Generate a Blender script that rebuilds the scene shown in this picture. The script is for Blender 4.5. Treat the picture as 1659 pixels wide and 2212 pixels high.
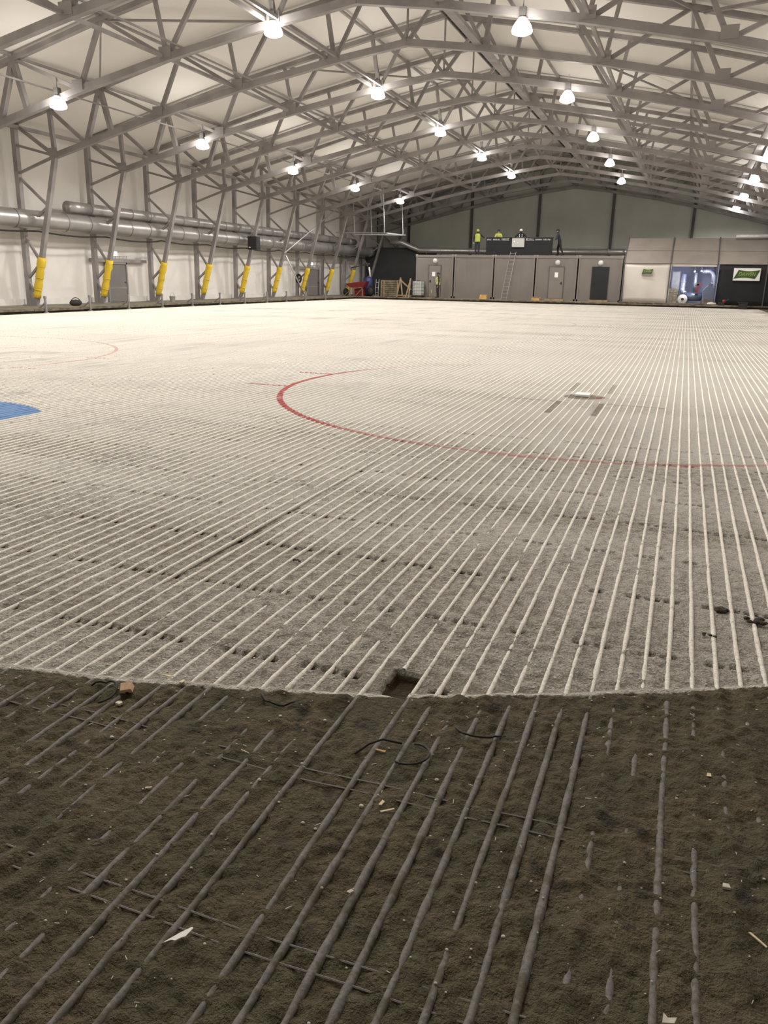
import bpy, math, random
import numpy as np
from mathutils import Vector, Matrix
random.seed(7)
rng = np.random.RandomState(11)
for o in list(bpy.data.objects): bpy.data.objects.remove(o)
scene = bpy.context.scene
COL = scene.collection

# ------------------------------------------------------------------ camera
CAM_H = 1.6673
yaw, pitch, roll = 0.3523, 0.2915, 0.0174
r0 = Vector((math.cos(yaw), math.sin(yaw), 0))
fw = Vector((-math.sin(yaw)*math.cos(pitch), math.cos(yaw)*math.cos(pitch), -math.sin(pitch)))
u0 = r0.cross(fw)
ri = r0*math.cos(roll) + u0*math.sin(roll)
up = -r0*math.sin(roll) + u0*math.cos(roll)
cam_d = bpy.data.cameras.new('camera')
cam = bpy.data.objects.new('camera', cam_d); COL.objects.link(cam)
cam.matrix_world = Matrix(((ri.x, up.x, -fw.x, 0), (ri.y, up.y, -fw.y, 0), (ri.z, up.z, -fw.z, CAM_H), (0, 0, 0, 1)))
cam_d.sensor_fit = 'VERTICAL'; cam_d.sensor_height = 36.0
cam_d.lens = 1685.4/2212*36.0
cam_d.clip_start = 0.05; cam_d.clip_end = 300
scene.camera = cam

# ------------------------------------------------------------------ world, exposure
w = bpy.data.worlds.new('world'); scene.world = w; w.use_nodes = True
w.node_tree.nodes['Background'].inputs[0].default_value = (0.9, 0.92, 1.0, 1)
w.node_tree.nodes['Background'].inputs[1].default_value = 0.02
scene.view_settings.view_transform = 'Standard'
scene.view_settings.look = 'None'
scene.view_settings.gamma = 1.0
scene.view_settings.use_curve_mapping = False
scene.view_settings.exposure = -2.28
LAMP_POWER = 5200.0
LAMP_COLOR = (1.0, 0.955, 0.90)

# ------------------------------------------------------------------ materials
class NT:
    def __init__(s, nt): s.nt = nt; s.L = nt.links
    def n(s, t, **kw):
        n = s.nt.nodes.new(t)
        for k, v in kw.items(): setattr(n, k, v)
        return n
    def put(s, sock, v):
        if isinstance(v, bpy.types.NodeSocket): s.L.new(v, sock)
        elif v is not None: sock.default_value = v
    def m(s, op, a, b=None, c=None, clamp=False):
        n = s.n('ShaderNodeMath', operation=op, use_clamp=clamp)
        s.put(n.inputs[0], a); s.put(n.inputs[1], b)
        if c is not None: s.put(n.inputs[2], c)
        return n.outputs[0]
    def mr(s, v, a, b, c=0.0, d=1.0, smooth=True):
        n = s.n('ShaderNodeMapRange', interpolation_type='SMOOTHSTEP' if smooth else 'LINEAR')
        s.put(n.inputs[0], v)
        for i, x in enumerate((a, b, c, d)): s.put(n.inputs[1+i], x)
        return n.outputs[0]
    def mix(s, f, a, b):
        n = s.n('ShaderNodeMix', data_type='RGBA')
        s.put(n.inputs[0], f); s.put(n.inputs[6], a); s.put(n.inputs[7], b)
        return n.outputs[2]
    def noise(s, vec, scale, detail=2.0, rough=0.5):
        n = s.n('ShaderNodeTexNoise'); s.put(n.inputs['Vector'], vec)
        n.inputs['Scale'].default_value = scale; n.inputs['Detail'].default_value = detail
        n.inputs['Roughness'].default_value = rough
        return n.outputs[0]
    def pos(s): return s.n('ShaderNodeNewGeometry').outputs['Position']
    def bump(s, h, strength, dist, normal=None):
        n = s.n('ShaderNodeBump'); n.inputs['Strength'].default_value = strength
        n.inputs['Distance'].default_value = dist; s.put(n.inputs['Height'], h)
        if normal is not None: s.put(n.inputs['Normal'], normal)
        return n.outputs[0]

def c4(c): return (c[0], c[1], c[2], 1.0)
def newmat(name):
    m = bpy.data.materials.new(name); m.use_nodes = True
    return m, NT(m.node_tree), m.node_tree.nodes['Principled BSDF']
def mat(name, col, rough=0.6, metal=0.0, var=0.15, scale=3.0, bump=0.0, bscale=40.0, emis=None, estr=0.0, coord='Object'):
    m, t, b = newmat(name)
    tc = t.n('ShaderNodeTexCoord').outputs[coord]
    f = t.noise(tc, scale, 4.0)
    lo = tuple(max(0, x*(1-var)) for x in col); hi = tuple(min(1, x*(1+var)) for x in col)
    t.L.new(t.mix(t.mr(f, .3, .7), c4(lo), c4(hi)), b.inputs['Base Color'])
    b.inputs['Roughness'].default_value = rough; b.inputs['Metallic'].default_value = metal
    if bump: t.L.new(t.bump(t.noise(tc, bscale, 3.0), bump, 0.01), b.inputs['Normal'])
    if emis:
        b.inputs['Emission Color'].default_value = c4(emis); b.inputs['Emission Strength'].default_value = estr
    return m

M = {}
M['steel'] = mat('galvanised_steel', (0.30, 0.28, 0.275), 0.5, 0.25, 0.18, 1.2)
M['steel_dark'] = mat('dark_steel', (0.10, 0.095, 0.09), 0.55, 0.2, 0.2, 1.5)
M['steel_light'] = mat('bright_steel', (0.55, 0.55, 0.55), 0.35, 0.5, 0.1, 4)
M['roof'] = mat('white_roof_membrane', (0.80, 0.77, 0.725), 0.75, 0, 0.03, 0.25)
M['wallm'] = mat('white_wall_membrane', (0.78, 0.75, 0.71), 0.7, 0, 0.05, 0.5, 0.15, 1.2)
M['gable'] = mat('grey_green_end_membrane', (0.62, 0.635, 0.57), 0.75, 0, 0.06, 0.4)
M['darkwall'] = mat('dark_grey_sheet', (0.045, 0.047, 0.047), 0.7, 0, 0.15, 0.6)
M['concrete'] = mat('rough_concrete', (0.20, 0.18, 0.14), 0.9, 0, 0.25, 2.5, 0.6, 20)
M['timber_old'] = mat('weathered_timber', (0.16, 0.13, 0.085), 0.85, 0, 0.4, 3.0, 0.6, 15)
M['timber_dark'] = mat('dark_wet_timber', (0.035, 0.028, 0.02), 0.85, 0, 0.4, 3.0, 0.4, 15)
M['timber'] = mat('pale_timber', (0.30, 0.22, 0.13), 0.8, 0, 0.25, 5.0, 0.3, 25)
M['timber_yellow'] = mat('fresh_yellow_timber', (0.62, 0.40, 0.14), 0.7, 0, 0.15, 5.0)
M['yellow'] = mat('yellow_foam', (0.72, 0.50, 0.035), 0.65, 0, 0.12, 2.0, 0.4, 6)
M['duct'] = mat('galvanised_duct', (0.40, 0.385, 0.375), 0.36, 0.6, 0.1, 1.0, 0.12, 2.0)
M['black'] = mat('black_plastic', (0.014, 0.014, 0.015), 0.5, 0, 0.2, 6)
M['rubber'] = mat('black_rubber', (0.018, 0.017, 0.016), 0.7, 0, 0.3, 10)
M['doorgrey'] = mat('grey_door_paint', (0.19, 0.18, 0.175), 0.5, 0, 0.06, 1)
M['container'] = mat('taupe_container_paint', (0.185, 0.163, 0.147), 0.6, 0, 0.07, 0.6)
M['container_door'] = mat('taupe_container_door', (0.20, 0.176, 0.159), 0.55, 0, 0.05, 0.8)
M['blackdoor'] = mat('black_door_paint', (0.013, 0.014, 0.016), 0.75, 0, 0.1, 1)
M['white'] = mat('matt_white', (0.78, 0.76, 0.72), 0.6, 0, 0.04, 3)
M['paper'] = mat('paper_white', (0.85, 0.84, 0.80), 0.8, 0, 0.03, 5)
M['tarp'] = mat('white_tarpaulin', (0.63, 0.59, 0.54), 0.65, 0, 0.05, 0.8, 0.4, 1.6)
M['tarp_grey'] = mat('beige_grey_tarpaulin', (0.24, 0.21, 0.185), 0.7, 0, 0.08, 0.8, 0.3, 1.6)
M['tarp_black'] = mat('black_tarpaulin', (0.013, 0.013, 0.014), 0.85, 0, 0.15, 0.8, 0.3, 1.6)
M['tent_inner'] = mat('bluish_inner_sheet', (0.42, 0.43, 0.50), 0.6, 0, 0.08, 0.8)
M['board_grey'] = mat('dull_white_board', (0.46, 0.45, 0.43), 0.6, 0, 0.04, 3)
M['red'] = mat('red_paint', (0.20, 0.022, 0.022), 0.55, 0, 0.25, 3)
M['blue'] = mat('blue_plastic', (0.04, 0.05, 0.16), 0.5, 0, 0.25, 3)
M['silver'] = mat('silver_foil_duct', (0.75, 0.76, 0.80), 0.25, 0.85, 0.08, 3)
M['tank'] = mat('blue_grey_tank', (0.16, 0.18, 0.26), 0.35, 0.5, 0.1, 2)
M['ibc'] = mat('milky_plastic', (0.55, 0.58, 0.56), 0.4, 0, 0.08, 3)
M['brick'] = mat('yellow_grey_block', (0.38, 0.34, 0.24), 0.85, 0, 0.3, 6)
M['hivis'] = mat('hi_vis_yellow', (0.42, 0.47, 0.09), 0.7, 0, 0.08, 8)
M['reflect'] = mat('reflective_tape', (0.72, 0.72, 0.70), 0.35, 0.2, 0.05, 8)
M['cloth_black'] = mat('black_cloth', (0.018, 0.018, 0.02), 0.85, 0, 0.2, 12)
M['cloth_navy'] = mat('navy_cloth', (0.022, 0.025, 0.04), 0.85, 0, 0.2, 12)
M['skin'] = mat('skin', (0.42, 0.26, 0.19), 0.55, 0, 0.06, 10)
M['hair'] = mat('dark_hair', (0.02, 0.015, 0.012), 0.7, 0, 0.2, 30)
M['green_sign'] = mat('green_sign_print', (0.03, 0.085, 0.03), 0.6, 0, 0.1, 5)
M['lime_sign'] = mat('lime_sign_print', (0.30, 0.33, 0.07), 0.6, 0, 0.1, 5)
M['clay'] = mat('pale_orange_block', (0.88, 0.60, 0.40), 0.8, 0, 0.1, 60)
M['chip'] = mat('pale_wood_chip', (0.72, 0.62, 0.42), 0.8, 0, 0.15, 80)
M['pebble'] = mat('white_pebble', (0.62, 0.58, 0.48), 0.8, 0, 0.15, 60)
M['clod'] = mat('dark_soil_clod', (0.055, 0.046, 0.03), 0.95, 0, 0.3, 60, 0.8, 120)
M['lens'] = mat('lit_lamp_lens', (0.9, 0.88, 0.8), 0.4, 0, 0, 1, emis=(1.0, 0.95, 0.86), estr=60.0)
M['lens_small'] = mat('lit_emergency_lens', (0.9, 0.9, 0.9), 0.4, 0, 0, 1, emis=(1.0, 0.97, 0.92), estr=8.0)
M['lens_cool'] = mat('lit_work_lamp_lens', (0.9, 0.9, 0.95), 0.4, 0, 0, 1, emis=(0.85, 0.9, 1.0), estr=25.0)
M['opal'] = mat('opal_globe', (0.62, 0.60, 0.56), 0.4, 0, 0.03, 3)

# rink paint: the coat left behind by the melted ice, with its printed lines and circles
CIR = (-3.82, 10.81, 8.59)          # rounded corner of the rink
D1 = (-1.30, 12.05); D2 = (-15.55, 12.05); CC = (-8.45, 32.1); GOAL = (-8.45, 6.1)
def rink_marks():
    g = bpy.data.node_groups.new('rink_paint', 'ShaderNodeTree')
    for nm, ty in (('Inside', 'NodeSocketFloat'), ('Density', 'NodeSocketFloat'), ('MarkColor', 'NodeSocketColor'), ('Mark', 'NodeSocketFloat'), ('Rim', 'NodeSocketFloat')):
        g.interface.new_socket(nm, in_out='OUTPUT', socket_type=ty)
    t = NT(g); out = t.n('NodeGroupOutput')
    P = t.pos(); sp = t.n('ShaderNodeSeparateXYZ'); t.L.new(P, sp.inputs[0])
    X, Y = sp.outputs[0], sp.outputs[1]
    m = t.m
    def dist(cx, cy):
        a = m('SUBTRACT', X, cx); b = m('SUBTRACT', Y, cy)
        return m('SQRT', m('ADD', m('MULTIPLY', a, a), m('MULTIPLY', b, b)))
    dx = m('MAXIMUM', m('SUBTRACT', X, CIR[0]), 0.0); dy = m('MAXIMUM', m('SUBTRACT', CIR[1], Y), 0.0)
    ln = m('SQRT', m('ADD', m('MULTIPLY', dx, dx), m('MULTIPLY', dy, dy)))
    sd = m('SUBTRACT', CIR[2], ln)
    wob = m('MULTIPLY', m('SUBTRACT', t.noise(P, 25.0, 3.0), 0.5), 0.03)
    sdw = m('ADD', sd, wob)
    inside = t.mr(sdw, -0.004, 0.006)
    rim = m('MULTIPLY', inside, t.mr(sdw, 0.012, 0.03, 1.0, 0.0))
    # heavier paint past the thin, worn corner; far coat darkened to dim the floor
    big = t.noise(P, 0.35, 3.0); mid = t.noise(P, 1.6, 3.0)
    mp = t.n('ShaderNodeMapping'); t.L.new(P, mp.inputs[0]); mp.inputs['Scale'].default_value = (0.12, 0.75, 1.0)
    band = t.noise(mp.outputs[0], 1.0, 2.0)
    dens = t.mr(Y, 2.5, 12.0, 0.36, 0.78, False)
    dens = m('SUBTRACT', dens, t.mr(Y, 16.0, 36.0, 0.0, 0.24, False))
    dens = m('ADD', dens, m('MULTIPLY', m('SUBTRACT', big, 0.5), 0.35))
    dens = m('ADD', dens, m('MULTIPLY', m('SUBTRACT', mid, 0.5), 0.22))
    dens = m('ADD', dens, m('MULTIPLY', m('SUBTRACT', band, 0.5), 0.95))
    dens = m('MAXIMUM', m('MINIMUM', dens, 0.97), 0.10)
    worn = t.mr(t.noise(P, 5.0, 4.0, 0.7), 0.30, 0.52)
    def ring(c, r, hw):
        return t.mr(m('ABSOLUTE', m('SUBTRACT', dist(*c), r)), hw*0.7, hw, 1.0, 0.0)
    def rect(x0, x1, y0, y1):
        a = m('MULTIPLY', m('GREATER_THAN', X, x0), m('LESS_THAN', X, x1))
        b = m('MULTIPLY', m('GREATER_THAN', Y, y0), m('LESS_THAN', Y, y1))
        return m('MULTIPLY', a, b)
    def mx(*a):
        r = a[0]
        for b in a[1:]: r = m('MAXIMUM', r, b)
        return r
    left_strong = t.mr(X, -4.5, -2.2, 1.0, 0.55)
    far_fade = t.mr(Y, 13.0, 14.6, 1.0, 0.22)
    red1 = m('MULTIPLY', m('MULTIPLY', ring(D1, 4.5, 0.05), left_strong), far_fade)
    red1 = mx(red1, rect(-6.45, -5.72, 11.02, 11.09), rect(-6.45, -5.75, 12.80, 12.87))
    red2 = m('MULTIPLY', mx(ring(D2, 4.5, 0.045), rect(-11.3, -10.75, 12.98, 13.05), rect(-11.3, -10.75, 11.0, 11.07)), 0.42)
    red3 = m('MULTIPLY', ring(CC, 4.5, 0.05), 0.30)
    red = mx(red1, red2, red3)
    lx, ly = 0.29, 0.60
    taupe = None
    for sx in (-1, 1):
        for sy in (-1, 1):
            ax, ay = -1.24 + sx*lx, 12.03 + sy*ly
            a = rect(min(ax, ax+sx*.88), max(ax, ax+sx*.88), ay-.028, ay+.028)
            b = rect(ax-.045, ax+.045, min(ay, ay+sy*1.12), max(ay, ay+sy*1.12))
            st = 0.8 if sy < 0 else 0.45
            v = m('MULTIPLY', mx(m('MULTIPLY', a, 0.75), b), st)
            taupe = v if taupe is None else mx(taupe, v)
    dot = t.mr(dist(-1.25, 12.03), 0.29, 0.31, 1.0, 0.0)
    taupe = mx(taupe, m('MULTIPLY', dot, 0.85))
    dotred = m('MULTIPLY', dot, rect(-1.10, -0.9, 11.6, 12.2))
    crease = m('MULTIPLY', t.mr(dist(*GOAL), 1.82, 1.86, 1.0, 0.0), rect(GOAL[0]-1.17, GOAL[0]+1.17, GOAL[1], 9.0))
    crease = m('MULTIPLY', crease, t.mr(Y, 6.75, 6.95))
    redw = m('MULTIPLY', red, t.mr(worn, 0.0, 1.0, 0.55, 1.0))
    colr = t.mix(crease, (0.20, 0.165, 0.125, 1), (0.12, 0.26, 0.52, 1))
    colr = t.mix(t.mr(red, 0.01, 0.1), colr, (0.42, 0.085, 0.075, 1))
    colr = t.mix(dotred, colr, (0.22, 0.07, 0.05, 1))
    mk = mx(redw, m('MULTIPLY', taupe, t.mr(worn, 0, 1, 0.6, 1.0)), m('MULTIPLY', crease, 0.9))
    mk = m('MULTIPLY', mk, inside)
    for k, v in (('Inside', inside), ('Density', dens), ('MarkColor', colr), ('Mark', mk), ('Rim', rim)):
        t.L.new(v, out.inputs[k])
    return g
RINK = rink_marks()

def sand_material():
    m, t, b = newmat('painted_sand')
    gn = t.n('ShaderNodeGroup'); gn.node_tree = RINK
    P = t.pos()
    ins, den, mc, mk, rim = [gn.outputs[i] for i in range(5)]
    grit = t.noise(P, 95.0, 3.0, 0.65); fine = t.noise(P, 260.0, 2.0); lump = t.noise(P, 14.0, 4.0, 0.6)
    # speckled coat: threshold of the grit moves with the amount of paint
    s = t.m('ADD', t.m('MULTIPLY', t.m('SUBTRACT', grit, 0.5), 1.5), t.m('MULTIPLY', t.m('SUBTRACT', lump, 0.5), 0.7))
    cov = t.mr(t.m('ADD', t.m('ADD', s, den), -0.42), -0.30, 0.32)
    bare = t.mix(t.mr(lump, .3, .7), (0.20, 0.180, 0.142, 1), (0.33, 0.298, 0.242, 1))
    paint = t.mix(t.mr(fine, .3, .7), (0.53, 0.50, 0.45, 1), (0.66, 0.625, 0.57, 1))
    pc = t.mix(cov, bare, paint)
    pc = t.mix(rim, pc, (0.74, 0.70, 0.62, 1))
    pc = t.mix(mk, pc, mc)
    # bare soil outside the boards
    n1 = t.noise(P, 3.5, 4.0, 0.6); n2 = t.noise(P, 40.0, 4.0, 0.7)
    soil = t.mix(t.mr(n1, .35, .65), (0.125, 0.113, 0.067, 1), (0.180, 0.141, 0.086, 1))
    soil = t.mix(t.mr(n2, .35, .75), t.mix(0.5, soil, (0.046, 0.041, 0.025, 1)), soil)
    soil = t.mix(t.mr(t.noise(P, 7.0, 3.0, 0.6), .56, .70), soil, (0.060, 0.053, 0.040, 1))
    soil = t.mix(t.mr(fine, .62, .80), soil, (0.22, 0.19, 0.135, 1))
    sz = t.n('ShaderNodeSeparateXYZ'); t.L.new(P, sz.inputs[0])
    pc = t.mix(t.mr(sz.outputs[2], -0.020, -0.011, 1.0, 0.0), pc, (0.085, 0.066, 0.040, 1))   # bare pit floor where the coat broke away; shade of hollows painted in
    t.L.new(t.mix(ins, soil, pc), b.inputs['Base Color'])
    b.inputs['Roughness'].default_value = 0.9
    b.inputs['Specular IOR Level'].default_value = 0.25
    h = t.m('ADD', t.m('MULTIPLY', grit, 0.6), t.m('MULTIPLY', lump, 1.2))
    h = t.m('ADD', h, t.m('MULTIPLY', t.noise(P, 45.0, 4.0, 0.7), 0.9))
    t.L.new(t.bump(h, 1.0, 0.026), b.inputs['Normal'])
    return m
def pipe_material():
    m, t, b = newmat('crusted_cooling_pipe')
    gn = t.n('ShaderNodeGroup'); gn.node_tree = RINK
    P = t.pos()
    ins, den, mc, mk, rim = [gn.outputs[i] for i in range(5)]
    grit = t.noise(P, 70.0, 3.0, 0.65); lump = t.noise(P, 9.0, 4.0, 0.65)
    white = t.mix(t.mr(grit, .32, .62), (0.62, 0.575, 0.50, 1), (0.84, 0.80, 0.73, 1))
    white = t.mix(t.mr(lump, .60, .74), white, (0.30, 0.27, 0.21, 1))
    white = t.mix(mk, white, mc)
    dark = t.mix(t.mr(grit, .3, .7), (0.125, 0.116, 0.108, 1), (0.205, 0.19, 0.178, 1))
    dark = t.mix(t.mr(lump, .50, .62), dark, (0.10, 0.085, 0.057, 1))
    dark = t.mix(t.mr(t.noise(P, 16.0, 3.0, .6), .735, .76), dark, (0.42, 0.40, 0.36, 1))
    t.L.new(t.mix(ins, dark, white), b.inputs['Base Color'])
    b.inputs['Roughness'].default_value = 0.75
    t.L.new(t.bump(t.m('ADD', grit, t.noise(P, 25.0, 3.0)), 0.5, 0.006), b.inputs['Normal'])
    return m
M['sand'] = sand_material(); M['pipe'] = pipe_material()

# ------------------------------------------------------------------ helpers
def tag(o, label=None, cat=None, group=None, kind=None):
    if label: o['label'] = label
    if cat: o['category'] = cat
    if group: o['group'] = group
    if kind: o['kind'] = kind
    return o
def empty(name, loc, label=None, cat=None, group=None, kind=None, rz=0.0):
    o = bpy.data.objects.new(name, None); COL.objects.link(o)
    o.location = loc; o.rotation_euler = (0, 0, rz); o.empty_display_size = 0.2
    return tag(o, label, cat, group, kind)
def link(name, me, parent=None):
    o = bpy.data.objects.new(name, me); COL.objects.link(o)
    if parent: o.parent = parent
    return o
def copy_tree(o, parent=None):
    c = o.copy(); COL.objects.link(c); c.parent = parent
    for ch in list(o.children): copy_tree(ch, c)
    return c
class MB:
    def __init__(s): s.v = []; s.f = []
    def add(s, vs, fs):
        k = len(s.v); s.v += [tuple(v) for v in vs]; s.f += [tuple(i+k for i in f) for f in fs]; return s
    def box(s, x0, x1, y0, y1, z0, z1, rz=0.0):
        vs = [(x, y, z) for z in (z0, z1) for y in (y0, y1) for x in (x0, x1)]
        if rz:
            cx, cy = (x0+x1)/2, (y0+y1)/2; c, n = math.cos(rz), math.sin(rz)
            vs = [(cx+(x-cx)*c-(y-cy)*n, cy+(x-cx)*n+(y-cy)*c, z) for x, y, z in vs]
        return s.add(vs, [(0, 2, 3, 1), (4, 5, 7, 6), (0, 1, 5, 4), (2, 6, 7, 3), (0, 4, 6, 2), (1, 3, 7, 5)])
    def beam(s, a, b, wd, ht=None, ref=(0, 1, 0)):
        ht = ht or wd; a = Vector(a); b = Vector(b); d = (b-a).normalized(); r = Vector(ref)
        if abs(d.dot(r)) > 0.95: r = Vector((1, 0, 0)) if abs(d.x) < 0.9 else Vector((0, 0, 1))
        u = (r - d*r.dot(d)).normalized(); n = d.cross(u)
        vs = []
        for p in (a, b):
            for su, sn in ((-1, -1), (1, -1), (1, 1), (-1, 1)): vs.append(p + u*su*wd/2 + n*sn*ht/2)
        return s.add(vs, [(0, 1, 2, 3), (7, 6, 5, 4), (0, 4, 5, 1), (1, 5, 6, 2), (2, 6, 7, 3), (3, 7, 4, 0)])
    def tube(s, pts, r, n=10, cap=True):
        pts = [Vector(p) for p in pts]; rs = r if isinstance(r, (list, tuple)) else [r]*len(pts)
        k = len(s.v); prev = None; vs = []
        for i, p in enumerate(pts):
            d = (pts[min(i+1, len(pts)-1)] - pts[max(i-1, 0)]).normalized()
            if prev is None:
                q = Vector((0, 0, 1)) if abs(d.z) < 0.9 else Vector((1, 0, 0))
            else: q = prev
            u = (q - d*q.dot(d)).normalized(); v = d.cross(u); prev = u
            vs += [p + (u*math.cos(2*math.pi*j/n) + v*math.sin(2*math.pi*j/n))*rs[i] for j in range(n)]
        fs = [(i*n+j, i*n+(j+1) % n, (i+1)*n+(j+1) % n, (i+1)*n+j) for i in range(len(pts)-1) for j in range(n)]
        if cap: fs += [tuple(range(n-1, -1, -1)), tuple((len(pts)-1)*n+j for j in range(n))]
        return s.add(vs, fs)
    def lathe(s, c, prof, n=16, axis='z'):
        vs = []
        for r, h in prof:
            for j in range(n):
                a = 2*math.pi*j/n; x, y = r*math.cos(a), r*math.sin(a)
                vs.append((c[0]+x, c[1]+y, c[2]+h) if axis == 'z' else ((c[0]+x, c[1]+h, c[2]+y) if axis == 'y' else (c[0]+h, c[1]+x, c[2]+y)))
        fs = [(i*n+j, i*n+(j+1) % n, (i+1)*n+(j+1) % n, (i+1)*n+j) for i in range(len(prof)-1) for j in range(n)]
        fs += [tuple(range(n-1, -1, -1)), tuple((len(prof)-1)*n+j for j in range(n))]
        return s.add(vs, fs)
    def ball(s, c, r, n=12, k=8, sc=(1, 1, 1), z0=-1.0):
        prof = [(math.sqrt(max(0, 1-h*h)), h) for h in [max(z0, -math.cos(math.pi*i/k)) for i in range(k+1)]]
        vs = []; fs = []
        for rr, h in prof:
            for j in range(n):
                a = 2*math.pi*j/n
                vs.append((c[0]+r*sc[0]*max(rr, .02)*math.cos(a), c[1]+r*sc[1]*max(rr, .02)*math.sin(a), c[2]+r*sc[2]*h))
        fs = [(i*n+j, i*n+(j+1) % n, (i+1)*n+(j+1) % n, (i+1)*n+j) for i in range(k) for j in range(n)]
        fs += [tuple(range(n-1, -1, -1)), tuple(k*n+j for j in range(n))]
        return s.add(vs, fs)
    def prism(s, poly, y0, y1):           # polygon in x,z swept along y
        n = len(poly)
        vs = [(x, y0, z) for x, z in poly] + [(x, y1, z) for x, z in poly]
        fs = [tuple(range(n-1, -1, -1)), tuple(range(n, 2*n))] + [(i, (i+1) % n, n+(i+1) % n, n+i) for i in range(n)]
        return s.add(vs, fs)
    def build(s, name, m, parent=None, local=False, smooth=False, bevel=0.0):
        off = Vector((0, 0, 0))
        if parent is not None and not local:
            q = parent
            while q is not None: off += Vector(q.location); q = q.parent
        me = bpy.data.meshes.new(name)
        me.from_pydata([(v[0]-off.x, v[1]-off.y, v[2]-off.z) for v in s.v], [], s.f)
        me.materials.append(M[m] if isinstance(m, str) else m)
        if smooth: me.polygons.foreach_set('use_smooth', [True]*len(me.polygons))
        me.update()
        o = link(name, me, parent)
        if bevel:
            bv = o.modifiers.new('bevel', 'BEVEL'); bv.width = bevel; bv.segments = 2
        return o
def recalc(o):
    import bmesh
    bm = bmesh.new(); bm.from_mesh(o.data); bmesh.ops.recalc_face_normals(bm, faces=bm.faces); bm.to_mesh(o.data); bm.free()
def ordn(i): return ['first', 'second', 'third', 'fourth', 'fifth', 'sixth', 'seventh', 'eighth', 'ninth', 'tenth', 'eleventh', 'twelfth', 'thirteenth', 'fourteenth'][i-1]

# ------------------------------------------------------------------ terrain height
def vnoise(x, y, s, seed):
    r = np.random.RandomState(seed); N = 256; tb = r.rand(N, N)
    X = x*s + 57.3; Y = y*s + 91.7
    xi = np.floor(X).astype(int); yi = np.floor(Y).astype(int); fx = X-xi; fy = Y-yi
    fx = fx*fx*(3-2*fx); fy = fy*fy*(3-2*fy)
    g = lambda a, b: tb[a % N, b % N]
    return (g(xi, yi)*(1-fx)+g(xi+1, yi)*fx)*(1-fy) + (g(xi, yi+1)*(1-fx)+g(xi+1, yi+1)*fx)*fy - 0.5
PH = 0.02; PITCH = 0.1
SPAC = [2.83+0.705*i for i in range(-3, 12)]
def smooth(a, b, v):
    t_ = np.clip((v-a)/(b-a), 0, 1); return t_*t_*(3-2*t_)
def height(x, y):
    dx = np.maximum(x-CIR[0], 0); dy = np.maximum(CIR[1]-y, 0)
    sd = CIR[2]-np.sqrt(dx*dx+dy*dy) + 0.012*vnoise(x, y, 9, 31)
    ins = smooth(-0.012, 0.004, sd)
    near = smooth(14, 6, y)
    hs = -0.0005 + 0.013*vnoise(x, y, 1.3, 1) + 0.008*vnoise(x, y, 5, 2) + near*(0.007*vnoise(x, y, 17, 3) + 0.005*vnoise(x, y, 45, 4))
    ph = (x-PH)/PITCH; k = np.round(ph); off = np.abs(ph-k)*PITCH
    xk = PH+k*PITCH
    bias = -1.15*smooth(-1.25, -1.05, xk)*smooth(-0.05, -0.2, xk)*smooth(2.85, 2.6, y) + 0.75*smooth(0.02, 0.2, xk) + 0.15
    bias = bias + 0.35*smooth(-1.3, -1.6, xk)*smooth(2.0, 1.6, y) - 0.5*smooth(-1.5, -1.8, xk)*smooth(2.0, 2.2, y)
    c = bias + 2.2*vnoise(k*3.7, y, 0.9, 50) + 1.2*vnoise(k*5.3, y, 2.6, 51) + 0.6*vnoise(x, y, 11, 52)
    cover = 0.0085 + 0.009*np.clip(c, -1.2, 1.4)
    wgt = np.exp(-(off/0.034)**2)
    soil = 0.006 + 0.012*vnoise(x, y*0.8, 1.5, 5) + 0.016*vnoise(x, y, 5.5, 6)
    soil = soil*(1-wgt) + cover*wgt + 0.013*vnoise(x, y, 15, 7) + 0.017*vnoise(x, y, 38, 8)
    soil = soil + 0.006
    soil = soil + 0.010*smooth(-0.14, -0.05, sd)*(1-smooth(-0.02, 0.0, sd)) - 0.006
    hp = hs + 0.010*smooth(0.0, 0.006, sd)*(1-smooth(0.012, 0.05, sd)) + 0.004
    # hollows beside the pipes where the spacer rails lie
    ph = (x-PH)/PITCH; k = np.round(ph); off = np.abs(ph-k)*PITCH
    for j, ys in enumerate(SPAC):
        rr = np.random.RandomState(100+j).rand(2000)
        pr = rr[(k.astype(int)) % 2000]
        amt = (pr < 0.6)*(0.018+0.012*pr)
        hp = hp - amt*smooth(0.045, 0.032, off)*smooth(0.026, 0.014, np.abs(y-ys))*(y < 9)
    hp = hp - 0.016*smooth(0.006, 0.016, x+2.58)*smooth(0.05, 0.03, x+2.58)*smooth(3.3, 3.6, y)*smooth(7.5, 6.0, y)
    h = soil*(1-ins) + hp*ins
    # missing block at the edge and the smooth trench in front of it
    pit = smooth(-1.012, -1.000, x)*smooth(-0.888, -0.90, x)*smooth(2.945, 2.932, y)*smooth(2.715, 2.73, y)
    h = h - pit*(h+0.045)
    cxl = -0.96+(2.72-y)*0.30
    tr = smooth(0.11, 0.07, np.abs(x-cxl))*smooth(2.78, 2.72, y)*smooth(2.05, 2.35, y)
    h = h*(1-0.8*tr) + 0.8*tr*(0.004+0.004*vnoise(x, y, 20, 9))
    return h

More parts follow.
